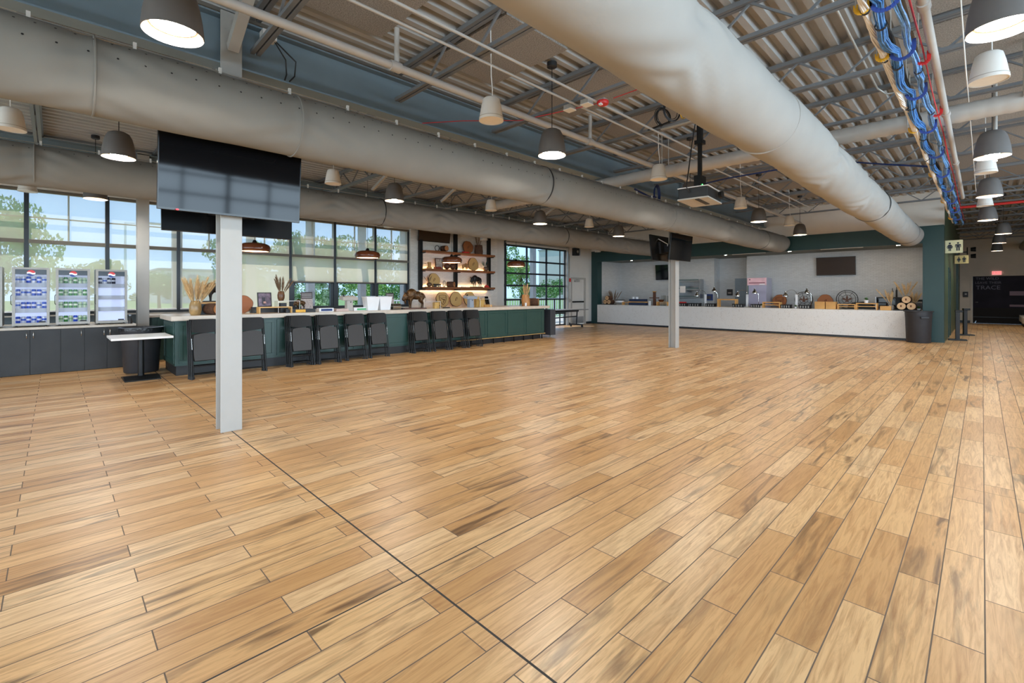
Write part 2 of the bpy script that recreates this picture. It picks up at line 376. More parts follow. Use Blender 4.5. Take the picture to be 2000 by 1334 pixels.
def floor_mat():
    m = bpy.data.materials.new('plank_tile'); m.use_nodes = True; g = G(m); nt = m.node_tree; b = nt.nodes['Principled BSDF']
    geo = g.n('ShaderNodeNewGeometry'); sp = g.n('ShaderNodeSeparateXYZ'); nt.links.new(geo.outputs['Position'], sp.inputs[0])
    X, Y = sp.outputs[0], sp.outputs[1]
    W, L = 0.1574, 0.945
    u = g.m('DIVIDE', g.m('ADD', X, 20*W-0.008), W); row = g.m('FLOOR', u); fu = g.m('FRACT', u)
    par = g.m('MODULO', g.m('ADD', row, 400.0), 2.0)
    v = g.m('ADD', g.m('DIVIDE', g.m('ADD', Y, 20*L-0.771), L), g.m('MULTIPLY', g.m('ADD', par, 1.0), 0.5)); pl = g.m('FLOOR', v); fv = g.m('FRACT', v)
    cb = g.n('ShaderNodeCombineXYZ'); g.put(cb.inputs[0], row); g.put(cb.inputs[1], pl)
    wn_ = g.n('ShaderNodeTexWhiteNoise'); wn_.noise_dimensions = '2D'; nt.links.new(cb.outputs[0], wn_.inputs['Vector'])
    sc_ = g.n('ShaderNodeSeparateColor'); nt.links.new(wn_.outputs['Color'], sc_.inputs[0])
    r1, r2, r3 = sc_.outputs[0], sc_.outputs[1], sc_.outputs[2]
    # grain coordinates: stretched along the plank, shifted per plank
    gx = g.n('ShaderNodeCombineXYZ'); g.put(gx.inputs[0], g.m('MULTIPLY', X, 38.0)); g.put(gx.inputs[1], g.m('MULTIPLY', Y, 2.6)); g.put(gx.inputs[2], g.m('MULTIPLY', r1, 60.0))
    n1 = g.n('ShaderNodeTexNoise'); n1.inputs['Scale'].default_value = 1.0; n1.inputs['Detail'].default_value = 8; n1.inputs['Roughness'].default_value = 0.66; n1.inputs['Distortion'].default_value = 1.3
    nt.links.new(gx.outputs[0], n1.inputs['Vector'])
    gx2 = g.n('ShaderNodeCombineXYZ'); g.put(gx2.inputs[0], g.m('MULTIPLY', X, 15.0)); g.put(gx2.inputs[1], g.m('MULTIPLY', Y, 1.5)); g.put(gx2.inputs[2], g.m('MULTIPLY', r2, 80.0))
    n2 = g.n('ShaderNodeTexNoise'); n2.inputs['Scale'].default_value = 1.0; n2.inputs['Detail'].default_value = 6; n2.inputs['Distortion'].default_value = 1.0
    nt.links.new(gx2.outputs[0], n2.inputs['Vector'])
    base = g.ramp(r1, [(0.0, srgb(208, 158, 102)), (0.3, srgb(224, 175, 118)), (0.65, srgb(235, 190, 134)), (0.9, srgb(241, 202, 152)), (1.0, srgb(218, 168, 112))])
    c1 = g.mix(g.m('MULTIPLY', g.ramp(n1.outputs['Fac'], [(0.42, (0,0,0,1)), (0.70, (1,1,1,1))]), 0.75), base, srgb(166, 112, 62))
    # dark streaks only on part of the planks
    dk = g.m('MULTIPLY', g.ramp(n2.outputs['Fac'], [(0.50, (0,0,0,1)), (0.68, (1,1,1,1))]), g.ramp(r3, [(0.25, (0,0,0,1)), (0.85, (1,1,1,1))]))
    c2 = g.mix(g.m('MULTIPLY', dk, 0.8), c1, srgb(84, 54, 32))
    # grout
    ex = g.m('MULTIPLY', g.m('MINIMUM', fu, g.m('SUBTRACT', 1.0, fu)), W); ey = g.m('MULTIPLY', g.m('MINIMUM', fv, g.m('SUBTRACT', 1.0, fv)), L)
    gr = g.m('LESS_THAN', g.m('MINIMUM', ex, ey), 0.0026)
    j3 = g.m('LESS_THAN', g.m('ABSOLUTE', g.m('SUBTRACT', Y, 4.83)), 0.002)
    gr2 = g.m('MAXIMUM', gr, j3)
    c3 = g.mix(gr2, c2, srgb(104, 84, 68))
    j1 = g.m('LESS_THAN', g.m('ABSOLUTE', g.m('SUBTRACT', Y, 1.328)), 0.0055); j2 = g.m('LESS_THAN', g.m('ABSOLUTE', g.m('SUBTRACT', X, -2.0382)), 0.0045)
    jj = g.m('MAXIMUM', j1, j2)
    c4 = g.mix(jj, c3, srgb(46, 40, 36))
    nt.links.new(c4, b.inputs['Base Color'])
    rg = g.m('ADD', g.m('MULTIPLY', n1.outputs['Fac'], 0.14), 0.27)
    nt.links.new(g.m('MAXIMUM', rg, g.m('MULTIPLY', g.m('MAXIMUM', gr2, jj), 0.8)), b.inputs['Roughness'])
    bp = g.n('ShaderNodeBump'); bp.inputs['Strength'].default_value = 0.12; bp.inputs['Distance'].default_value = 0.003
    nt.links.new(g.m('SUBTRACT', g.m('MULTIPLY', n1.outputs['Fac'], 0.6), g.m('MULTIPLY', g.m('MAXIMUM', gr2, jj), 1.0)), bp.inputs['Height']); nt.links.new(bp.outputs[0], b.inputs['Normal'])
    b.inputs['Specular IOR Level'].default_value = 0.9
    return m
floor_tile = floor_mat()

def brick_mat(name, c, mortar, axis):
    m = bpy.data.materials.new(name); m.use_nodes = True; g = G(m); nt = m.node_tree; b = nt.nodes['Principled BSDF']
    geo = g.n('ShaderNodeNewGeometry'); sp = g.n('ShaderNodeSeparateXYZ'); nt.links.new(geo.outputs['Position'], sp.inputs[0])
    cb = g.n('ShaderNodeCombineXYZ')
    if axis == 'x': g.put(cb.inputs[0], sp.outputs[0])
    elif axis == 'y': g.put(cb.inputs[0], sp.outputs[1])
    else: g.put(cb.inputs[0], g.m('ADD', sp.outputs[0], sp.outputs[1]))
    g.put(cb.inputs[1], sp.outputs[2])
    br = g.n('ShaderNodeTexBrick'); br.inputs['Scale'].default_value = 1.0
    br.inputs['Brick Width'].default_value = 0.155; br.inputs['Row Height'].default_value = 0.048; br.inputs['Mortar Size'].default_value = 0.003; br.offset_frequency = 2; br.squash = 1.0
    br.inputs['Mortar Smooth'].default_value = 0.3
    c = srgb(*c); br.inputs['Color1'].default_value = c; br.inputs['Color2'].default_value = tuple(x*0.9 for x in c[:3])+(1,); br.inputs['Mortar'].default_value = srgb(*mortar)
    nt.links.new(cb.outputs[0], br.inputs['Vector']); nt.links.new(br.outputs['Color'], b.inputs['Base Color'])
    no = g.n('ShaderNodeTexNoise'); no.inputs['Scale'].default_value = 30
    bp = g.n('ShaderNodeBump'); bp.inputs['Strength'].default_value = 0.7; bp.inputs['Distance'].default_value = 0.012
    nt.links.new(g.m('SUBTRACT', g.m('MULTIPLY', no.outputs['Fac'], 0.3), br.outputs['Fac']), bp.inputs['Height']); nt.links.new(bp.outputs[0], b.inputs['Normal'])
    b.inputs['Roughness'].default_value = 0.4
    return m
brick_bar = brick_mat('white_brick_bar', (232, 227, 220), (200, 193, 184), 'y')
brick_alc = brick_mat('white_brick_alcove', (196, 199, 202), (172, 175, 178), 'xy')

def terrazzo_mat():
    m = bpy.data.materials.new('terrazzo'); m.use_nodes = True; g = G(m); nt = m.node_tree; b = nt.nodes['Principled BSDF']
    tc = g.n('ShaderNodeTexCoord'); v = g.n('ShaderNodeTexVoronoi'); v.inputs['Scale'].default_value = 34
    n = g.n('ShaderNodeTexNoise'); n.inputs['Scale'].default_value = 9; n.inputs['Detail'].default_value = 5
    nt.links.new(tc.outputs['Object'], v.inputs['Vector']); nt.links.new(tc.outputs['Object'], n.inputs['Vector'])
    a = g.m('LESS_THAN', v.outputs['Distance'], g.m('SUBTRACT', g.m('MULTIPLY', n.outputs['Fac'], 0.75), 0.18))
    c = g.mix(a, srgb(226, 225, 222), srgb(190, 184, 176)); nt.links.new(c, b.inputs['Base Color'])
    b.inputs['Roughness'].default_value = 0.3
    return m
terrazzo = terrazzo_mat()

def perforated_mat():
    m = bpy.data.materials.new('perforated_plastic'); m.use_nodes = True; g = G(m); nt = m.node_tree; b = nt.nodes['Principled BSDF']
    tc = g.n('ShaderNodeTexCoord'); mp = g.n('ShaderNodeMapping'); mp.inputs['Scale'].default_value = (1, 62, 62); mp.inputs['Rotation'].default_value = (PI/4, 0, 0)
    nt.links.new(tc.outputs['Object'], mp.inputs[0]); sp = g.n('ShaderNodeSeparateXYZ'); nt.links.new(mp.outputs[0], sp.inputs[0])
    a = g.m('SUBTRACT', g.m('FRACT', sp.outputs[1]), 0.5); c = g.m('SUBTRACT', g.m('FRACT', sp.outputs[2]), 0.5)
    d = g.m('ADD', g.m('MULTIPLY', a, a), g.m('MULTIPLY', c, c)); h = g.m('LESS_THAN', d, 0.085)
    nt.links.new(g.mix(h, srgb(58, 53, 50), srgb(14, 13, 12)), b.inputs['Base Color'])
    b.inputs['Roughness'].default_value = 0.5
    return m
perforated = perforated_mat()

def rings_mat(name, light, dark, axis='x'):
    """end grain of a cut log: rings around the object's own axis"""
    m = bpy.data.materials.new(name); m.use_nodes = True; g = G(m); nt = m.node_tree; b = nt.nodes['Principled BSDF']
    tc = g.n('ShaderNodeTexCoord'); mp = g.n('ShaderNodeMapping')
    if axis == 'x': mp.inputs['Rotation'].default_value = (0, PI/2, 0)
    if axis == 'y': mp.inputs['Rotation'].default_value = (PI/2, 0, 0)
    nt.links.new(tc.outputs['Object'], mp.inputs[0])
    w = g.n('ShaderNodeTexWave'); w.wave_type = 'RINGS'; w.rings_direction = 'Z'; w.inputs['Scale'].default_value = 22; w.inputs['Distortion'].default_value = 2.5; w.inputs['Detail'].default_value = 2
    nt.links.new(mp.outputs[0], w.inputs['Vector'])
    nt.links.new(g.mix(w.outputs['Fac'], srgb(*light), srgb(*dark)), b.inputs['Base Color']); b.inputs['Roughness'].default_value = 0.5
    return m
log_end_pale = rings_mat('log_end_pale', (226, 190, 146), (200, 154, 108))
slice_light = rings_mat('slice_light', (226, 186, 122), (206, 160, 94))
slice_dark = rings_mat('slice_dark', (176, 108, 58), (128, 70, 36))
log_end = rings_mat('log_end', (214, 170, 120), (186, 132, 84), 'y')
log_end_x = rings_mat('log_end_x', (190, 128, 76), (150, 90, 48))
burn = mat('burnt_mark', (110, 64, 34), 0.6)
# ================================================================== SETTING
XW, YF = -13.35, 18.6
struct('floor', MB().box(-13.35, -7, -0.08, 6.5, 32, 0), floor_tile)
# corrugated roof deck, ribs along the room
prof = []
x = -13.7; P = 0.2
while x < 6.8:
    prof += [(x, 4.455), (x+0.075, 4.455), (x+0.1, 4.53), (x+0.175, 4.53)]; x += P
mb = MB(); n = len(prof)
for (a, b) in prof: mb.v += [(a, -7.0, b), (a, 32.2, b)]
for i in range(n-1): mb.f.append((2*i, 2*i+2, 2*i+3, 2*i+1))
struct('ceiling', mb, deck_grey, fix=False)
struct('ceiling_roof', MB().box(-14, -7.3, 4.56, 7, 32.4, 4.7), concrete)

# left wall around the windows
struct('wall_left', MB().box(XW-0.25, -7, 3.55, XW, 8.39, 4.53), white_paint)
for nm, q in (('wall_left_pier', (12.30, 0, 12.80)), ('wall_left_header', (12.80, 3.45, 16.72)), ('wall_left_jamb', (16.72, 0, 16.97)), ('wall_left_overdoor', (16.97, 2.19, 18.09)), ('wall_left_corner', (18.09, 0, 18.6))):
    struct(nm, MB().box(XW-0.25, q[0], q[1], XW, q[2], 4.53), white_paint)
struct('wall_left_apron', MB().box(XW-0.2, -7, 0, XW, 8.39, 1.0), slate_paint)
struct('wall_left_brick', MB().box(XW-0.25, 8.39, 0, XW+0.06, 12.30, 4.53), brick_bar)
struct('baseboard_left', MB().box(XW, 16.72, 0, XW+0.015, 16.92, 0.1).box(XW, 18.15, 0, XW+0.015, 18.6, 0.1), dark_frame)
# far wall with the green frame of the serving opening
struct('wall_far', MB().box(XW-0.25, YF, 3.47, -0.79, YF+0.35, 4.53), white_paint)
struct('wall_far_pillar_left', MB().box(XW-0.25, YF-0.015, 0, -13.0, YF+0.35, 3.47), green_paint)
struct('wall_far_lintel', MB().box(-13.0, YF-0.015, 2.99, -1.26, YF+0.35, 3.47), green_paint)
struct('wall_far_pillar_right', MB().box(-1.26, YF-0.015, 0, -0.79, YF+0.35, 3.47), green_paint)
struct('trim_1', MB().box(-13.03, YF-0.03, 2.955, -1.23, YF-0.015, 2.99), green_paint)
struct('trim_5', MB().box(-1.26, YF-0.03, 0.95, -1.225, YF-0.015, 2.955), green_paint)
struct('baseboard_far', MB().box(-13.35, YF-0.03, 0, -13.0, YF-0.015, 0.1).box(-1.26, YF-0.03, 0, -0.775, YF-0.015, 0.1), green_paint)
# serving alcove
for nm, q in (('left', (-13.25, 18.95, -13.0, 20.95)), ('back_left', (-13.0, 20.7, -8.3, 20.95)), ('back_right', (-6.95, 20.7, -1.26, 20.95)), ('recess_left', (-8.55, 20.95, -8.3, 21.5)), ('recess_right', (-6.95, 20.95, -6.7, 21.5)), ('recess_back', (-8.3, 21.3, -6.95, 21.5)), ('right', (-1.26, 18.95, -1.05, 20.95))):
    struct('wall_alcove_'+nm, MB().box(q[0], q[1], 0, q[2], q[3], 3.0), brick_alc)
alc_ceil = mat('alcove_ceiling', (110, 116, 112), 0.7, noise=0.03)
struct('ceiling_alcove', MB().box(-13.25, 18.95, 3.0, -1.05, 21.5, 3.1), alc_ceil)
slate_door = mat('slate_door', (126, 142, 156), 0.5, noise=0.03)
d = struct('door_3', MB().box(-7.62, 21.25, 0, -6.96, 21.3, 2.1), slate_door)
MB().ell((-7.52, 21.22, 1.0), (0.03, 0.03, 0.03)).build('door_knob', nickel, d, 60)
# corridor and the end wall
olive = mat('corridor_green', (74, 92, 70), 0.45, noise=0.05)
struct('wall_corridor', MB().box(-1.05, 18.95, 0, -0.79, 32, 4.53), olive)
struct('trim_2', MB().box(-0.79, 20.9, 0, -0.765, 21.0, 2.2).box(-0.79, 22.0, 0, -0.765, 22.1, 2.2).box(-0.79, 20.9, 2.2, -0.765, 22.1, 2.3).box(-0.79, 27.4, 0, -0.72, 27.7, 3.2), green_paint)
mb = MB().box(-1.05, 32, 2.28, 6.5, 32.2, 4.53).box(-1.05, 32, 0, -0.35, 32.2, 2.28).box(2.6, 32, 0, 6.5, 32.2, 2.28)
struct('wall_end', mb, warm_paint)
struct('baseboard_end', MB().box(-0.79, 31.97, 0, -0.42, 32, 0.12), dark_frame)
struct('trim_3', MB().box(-0.42, 31.96, 0, -0.33, 32.02, 2.28).box(-0.42, 31.96, 2.28, 2.66, 32.02, 2.36), warm_paint)
# the dark glazed wall of the room beyond
d2 = tag(bpy.data.objects.new('door_2', None), kind='structure'); COL.objects.link(d2); d2.location = (0, 32.06, 0)
mural = mat('mural_dark', (30, 27, 38), 0.6, spec=0.15, noise=0.35, nscale=1.2)
mural_txt = mat('mural_text', (78, 72, 88), 0.4)
MB().box(-0.33, 0.0, 0.75, 2.6, 0.05, 2.28).build('mural_panel', mural, d2)
MB().box(-0.33, -0.02, 0, 2.6, 0.05, 0.75).build('lower_panel', mat('mural_base', (36, 34, 34), 0.7, spec=0.15), d2)
MB().box(-0.33, -0.05, 0.28, 2.6, -0.02, 0.33).build('bottom_rail', black_metal, d2)
text('lettering', 'THE WILD', 0.17, mural_txt, d2, (0.16, -0.004, 2.16), (PI/2, 0, 0))
text('lettering', 'LEAVE THEIR', 0.155, mural_txt, d2, (0.19, -0.004, 1.96), (PI/2, 0, 0))
text('lettering', 'TRACE', 0.27, mural_txt, d2, (0.19, -0.004, 1.72), (PI/2, 0, 0))
MB().box(0.9, -0.006, 1.35, 1.9, 0, 1.55).box(0.9, -0.006, 0.82, 1.9, 0, 0.92).build('mural_stripe', mat('mural_red', (84, 34, 48), 0.4), d2)
MB().tube([(-0.25, -0.06, 1.02), (-0.15, -0.06, 1.02)], 0.012).build('handle', nickel, d2, 60)
MB().bar((-0.26, -0.03, 0.02), (-0.22, -0.08, 0.14), 0.03).build('doorstop', nickel, d2)
# right and near sides (behind the camera's back): glazed front
mb = MB().box(6.5, -7, 0, 6.7, 32, 0.55).box(6.5, -7, 3.7, 6.7, 32, 4.53).box(6.5, 15, 0.55, 6.7, 32, 3.7)
struct('wall_right', mb, white_paint)
mb = MB().box(-13.6, -7.2, 0, 6.7, -7, 0.5).box(-13.6, -7.2, 3.7, 6.7, -7, 4.53).box(-13.6, -7.2, 0.5, -11, -7, 3.7)
struct('wall_near', mb, white_paint)
mb = MB()
for i in range(19): y = -7+i*1.22; w_ = 0.05 if i % 2 else 0.025; mb.box(6.52, y-w_, 0.55, 6.66, y+w_, 3.7)
for z in (1.2, 2.5, 3.1): mb.box(6.54, -7, z-0.035, 6.64, 15, z+0.035)
w = struct('window_10', mb, dark_frame); MB().box(6.59, -7, 0.55, 6.6, 15, 3.7).build('pane', glass, w)
mb = MB()
for i in range(9): x = -11+i*2.1; mb.box(x-0.05, -7.16, 0.5, x+0.05, -7.04, 3.7)
for z in (1.2, 2.6): mb.box(-11, -7.14, z-0.035, 6.5, -7.06, z+0.035)
w = struct('window_11', mb, dark_frame); MB().box(-11, -7.1, 0.5, 6.5, -7.09, 3.7).build('pane', glass, w)

# left windows: one per bay, with transom, muntins and roller shades
edges = [-6.65, -5.4, -4.15, -2.9, -1.65, -0.40, 0.82, 2.09, 3.36, 4.625, 5.875, 7.17, 8.39]
for i in range(len(edges)-1):
    a, b = edges[i], edges[i+1]; X0 = XW
    mb = MB()
    mb.box(X0-0.16, a-0.035, 1.0, X0-0.02, a+0.035, 3.55)
    if i == len(edges)-2: mb.box(X0-0.16, b-0.07, 1.0, X0-0.02, b, 3.55)
    mb.box(X0-0.16, a, 1.0, X0-0.03, b, 1.09).box(X0-0.15, a, 2.46, X0-0.04, b, 2.54).box(X0-0.16, a, 3.50, X0-0.03, b, 3.55)
    if i >= 9: mb.box(X0-0.15, a, 1.74, X0-0.05, b, 1.82).box(X0-0.15, a+0.035, 1.09, X0-0.05, a+0.115, 1.8).box(X0-0.15, b-0.115, 1.09, X0-0.05, b-0.035, 1.8)
    w = struct('window_%d' % (i+1 if i < 9 else i+3), mb, dark_frame)
    c = (a+b)/2
    MB().box(X0-0.13, c-0.014, 2.5, X0-0.09, c+0.014, 3.52).box(X0-0.13, a, 2.975, X0-0.09, b, 3.0).build('muntin', bronze_frame, w)
    MB().sheet(X0-0.112, a, 1.05, b, 3.52).build('pane', glass_clear, w)
    MB().sheet(X0-0.024, a+0.03, 2.5, b-0.03, 3.5).build('upper_shade', shade_thin, w)
    zb = 1.79 if i >= 9 else 1.10
    MB().sheet(X0-0.029, a+0.03, zb, b-0.03, 2.47).build('lower_shade', shade if i >= 8 else shade_thin, w)
    MB().box(X0-0.045, a+0.03, zb-0.03, X0-0.02, b-0.03, zb).build('hem_bar', bronze_frame if i >= 9 else plastic_white, w)
    MB().box(X0-0.06, a+0.03, 2.46, X0-0.01, b-0.03, 2.53).box(X0-0.06, a+0.03, 3.49, X0-0.01, b-0.03, 3.54).build('shade_cassette', bronze_frame, w)
struct('trim_4', MB().box(XW-0.02, -7, 0.98, XW+0.05, 8.39, 1.01), plastic_grey)

# sectional glass garage door
gd = tag(bpy.data.objects.new('door_4', None), kind='structure'); COL.objects.link(gd); gd.location = (XW-0.1, 0, 0)
mb = MB()
zs = [0.02, 0.55, 1.19, 1.77, 2.27, 2.79, 3.40]; ys = [12.83, 14.13, 15.38, 16.66]
for z in zs: mb.box(-0.03, 12.80, z-0.035, 0.03, 16.70, z+0.035)
for y in ys: mb.box(-0.03, y-0.03, 0, 0.03, y+0.03, 3.42)
mb.box(-0.03, 16.3, 0, 0.01, 16.34, 3.4)
mb.build('door_frame', dark_frame, gd)
MB().sheet(0, 12.83, 0.02, 16.66, 3.4).build('pane', glass_tinted, gd)
for y in (12.77, 16.75):
    mb = MB().box(0.09, y-0.04, 0, 0.15, y+0.04, 3.6)
    for z in zs[1:]: mb.box(0.06, y-0.05, z-0.06, 0.13, y+0.02, z+0.06)
    mb.build('track', dark_frame if y < 14 else galv, gd)
MB().tube([(0.14, 12.75, 3.5), (0.14, 16.8, 3.5)], 0.03).build('torsion_bar', galv, gd, 60)
op = thing('door_opener', 'black and grey garage door opener box mounted high on the white wall', 'door opener', (XW, 17.2, 3.2))
MB().box(0, -0.12, 0, 0.22, 0.14, 0.34).build('housing', black_plastic, op)
MB().box(0.04, 0.14, 0.02, 0.2, 0.24, 0.32).build('side_cover', plastic_blue_grey, op)
MB().lathe([(0, 0), (0.07, 0), (0.07, 0.03), (0, 0.03)], (0.22, -0.02, 0.17), 14, RY(PI/2)).build('wheel', nickel, op, 40)
cd = thing('electrical_conduit', 'thin grey conduit with switch box running down the white wall beside the garage door', 'conduit', (XW, 16.86, 1.1))
MB().tube([(0.03, 0, 0.1), (0.03, 0, 2.15)], 0.012).build('pipe', galv, cd, 60); MB().box(0, -0.05, -0.06, 0.06, 0.05, 0.1).build('switch_box', plastic_grey, cd)

# exit door at the corner
d1 = tag(bpy.data.objects.new('door_1', None), kind='structure'); COL.objects.link(d1); d1.location = (XW, 0, 0)
MB().box(-0.2, 16.97, 0, 0.03, 17.05, 2.11).box(-0.2, 18.01, 0, 0.03, 18.09, 2.11).box(-0.2, 16.97, 2.11, 0.03, 18.09, 2.19).build('door_frame', plastic_grey, d1)
MB().box(-0.07, 17.05, 0.01, -0.03, 18.01, 2.11).build('door_leaf', white_paint, d1)
MB().box(-0.03, 17.08, 0.05, -0.024, 17.98, 0.36).build('kick_plate', steel, d1)
MB().box(-0.03, 17.07, 1.02, 0.04, 17.95, 1.09).build('panic_bar', black_metal, d1, bevel=0.01)
cl = MB().box(-0.03, 17.25, 1.98, 0.05, 17.6, 2.08).build('door_closer', galv, d1); MB().bar((0.04, 17.4, 2.09), (0.02, 17.75, 2.12), 0.02).build('closer_arm', galv, cl)
tag(MB().box(XW, 16.80, 1.98, XW+0.05, 16.93, 2.14).build('fire_alarm', red_plastic), 'small red fire alarm pull box on the wall beside the exit door', 'fire alarm')
tag(MB().box(XW, 16.88, 1.08, XW+0.04, 16.95, 1.16).build('card_reader', black_plastic), 'tiny black card reader on the wall at exit door handle height', 'card reader')

# ================================================================== OUTSIDE
struct('ground', MB().box(-140, -60, -0.4, XW-0.25, 110, -0.12).box(6.7, -60, -0.4, 60, 90, -0.12).box(-14, -60, -0.4, 7, -7.2, -0.12), grass)
struct('patio_floor', MB().box(-19, -6, -0.12, XW-0.25, 30, -0.02), concrete)
for i, y in enumerate([-2.2, 2.62, 4.63, 6.56, 8.54, 10.41, 18.35]):
    t = thing('patio_post', 'grey square patio post outside the windows, %s one counted from the left' % ORD[i], 'post', (-17, y, -0.1), 0, 'patio posts')
    MB().box(-0.12, -0.12, 0, 0.12, 0.12, 4.3).build('shaft', post_grey, t); MB().box(-0.17, -0.17, 0, 0.17, 0.17, 0.05).build('base_plate', post_grey, t)
    tag(MB().box(-17.1, y-0.09, 4.2, XW-0.27, y+0.09, 4.45).build('patio_beam', post_grey), 'grey patio roof beam running outward over the %s post from the left' % ORD[i], 'beam', 'patio roof beams')
tag(MB().box(-17.25, -6, 4.15, -17.0, 30, 4.5).build('patio_fascia', post_grey), 'long pale edge beam of the patio roof outside the windows', 'beam')
rl = thing('railing', 'white metal railing with thin upright bars outside the garage door', 'railing', (-18.4, 10, -0.02))
MB().box(-0.03, 0, 1.12, 0.03, 18, 1.18).build('top_rail', plastic_white, rl); MB().box(-0.02, 0, 0.1, 0.02, 18, 0.14).build('bottom_rail', plastic_white, rl)
for yy in (0.0, 4.5, 9.0, 13.5, 17.96): MB().box(-0.03, yy, -0.12, 0.03, yy+0.06, 1.12).build('railing_post', plastic_white, rl)
bal = MB().box(-0.015, -0.015, 0.1, 0.015, 0.015, 1.14).build('baluster', plastic_white, rl)
bal.location = (0, 0.1, 0)
for i in range(1, 90):
    c = bal.copy(); COL.objects.link(c); c.parent = rl; c.location = (0, 0.1+i*0.2, 0)

def crown_mesh(seed, m, name):
    R = random.Random(seed); mb = MB()
    blobs = [(R.gauss(0, 0.30), R.gauss(0, 0.30), R.uniform(0.1, 1.0), R.uniform(0.2, 0.36)) for _ in range(16)]
    for _ in range(5200):
        bx, by, bz, br = R.choice(blobs)
        th = R.uniform(0, 2*PI); ph = math.acos(R.uniform(-1, 1)); rr = br*R.uniform(0.7, 1.05)
        c = Vector((bx+rr*math.sin(ph)*math.cos(th), by+rr*math.sin(ph)*math.sin(th), bz+rr*math.cos(ph)*0.8))
        M = Euler((R.uniform(0, PI), R.uniform(0, PI), R.uniform(0, PI))).to_matrix(); s = R.uniform(0.02, 0.04)
        mb.add([tuple(c+M @ Vector(q)) for q in [(-s, 0, 0), (0, -s*0.6, 0), (s, 0, 0), (0, s*0.6, 0)]], [(0, 1, 2, 3)])
    return mb.mesh(name, m, fix=False)
crowns = [crown_mesh(1, leaf_a, 'crown_a'), crown_mesh(2, leaf_b, 'crown_b'), crown_mesh(3, leaf_c, 'crown_c')]
def tree(x, y, h, w, k, label):
    t = thing('tree', label, 'tree', (x, y, -0.12), random.uniform(0, 6), 'trees outside the windows')
    MB().tube([(0, 0, 0), (0.05, 0, h*0.3), (-0.05, 0.08, h*0.75)], [0.035*h, 0.026*h, 0.01*h], 8).build('trunk', trunk_brown, t, 60)
    c = bpy.data.objects.new('crown', crowns[k]); COL.objects.link(c); c.parent = t; c.location = (0, 0, h*0.22); c.scale = (w, w, h*0.6)
TR = [(-38, -2.2, 7.4, 3.2, 0, 'tall green tree outside the leftmost windows behind the drink coolers'),
      (-46, 2.6, 4.4, 3.0, 2, 'low olive green tree outside, behind the parking lamp post'),
      (-48, 6.2, 4.0, 3.2, 1, 'low green tree on the skyline left of the near steel column'),
      (-34, 8.6, 5.4, 3.0, 0, 'green tree outside the window directly left of the hanging screen column'),
      (-33, 11.6, 6.9, 3.2, 1, 'tall green tree outside behind the leftmost wooden bar lamp'),
      (-34, 14.6, 6.4, 3.0, 0, 'bright green tree outside between the first two wooden bar lamps'),
      (-33, 17.6, 7.0, 3.2, 1, 'tall green tree outside the half shaded window with the low clear pane'),
      (-32, 20.4, 6.6, 3.1, 2, 'pale green tree outside above the second wooden bar lamp'),
      (-31, 22.8, 6.6, 2.8, 0, 'bright green tree outside the last shaded window beside the brick wall'),
      (-34, 31.5, 7.0, 3.0, 0, 'leafy green tree outside the left half of the garage door'),
      (-38, 39.0, 6.4, 2.8, 2, 'pale tree outside the middle of the garage door'),
      (-30, 35.5, 3.6, 2.4, 1, 'mid green bush outside the garage door beside its middle bar'),
      (-44, 47.0, 3.4, 2.6, 1, 'low dark green tree outside the right half of the garage door'),
      (-24, 9.0, 2.4, 1.8, 1, 'round green shrub outside behind the near column and hanging screen'),
      (-24, 12.2, 2.6, 1.9, 0, 'leafy green shrub outside the first low clear window pane'),
      (-24, 14.9, 2.6, 1.9, 1, 'leafy dark green shrub outside the middle low clear window pane'),
      (-24, 17.6, 2.6, 1.9, 0, 'leafy green shrub outside the low clear pane beside the brick wall')]
for a in TR: tree(*a)
def building(x, y, w, d, h, label, rows, cols):
    t = thing('building', label, 'building', (x, y, -0.12), 0)
    MB().box(-d/2, -w/2, 0, d/2, w/2, h).build('wall', building_pale, t); MB().box(-d/2-0.2, -w/2-0.2, h, d/2+0.2, w/2+0.2, h+0.3).build('roof', post_grey, t)
    for r in range(rows):
        for c in range(cols):
            yy = -w/2+w*(c+0.5)/cols; zz = h*(r+0.5)/rows
            MB().box(d/2, yy-w/cols*0.28, zz-h/rows*0.26, d/2+0.05, yy+w/cols*0.28, zz+h/rows*0.26).build('window', building_glass, t)
building(-80, 97, 8, 8, 13, 'pale tall building far beyond the garage door', 6, 3)
building(-95, 20.5, 18, 12, 5.2, 'pale low building far away behind the trees left of the near column', 2, 6)
lp = thing('lamp_post', 'thin pale parking lamp post standing beyond the left windows', 'lamp post', (-40, 3.35, -0.12))
MB().tube([(0, 0, 0), (0, 0, 6.3)], [0.09, 0.06], 8).build('pole', plastic_white, lp, 60); MB().tube([(0, 0, 6.25), (0, 1.4, 6.35)], 0.04, 6).build('arm', plastic_white, lp, 60)
MB().box(-0.15, 1.2, 6.3, 0.15, 1.9, 6.42).build('lamp_head', plastic_grey, lp)

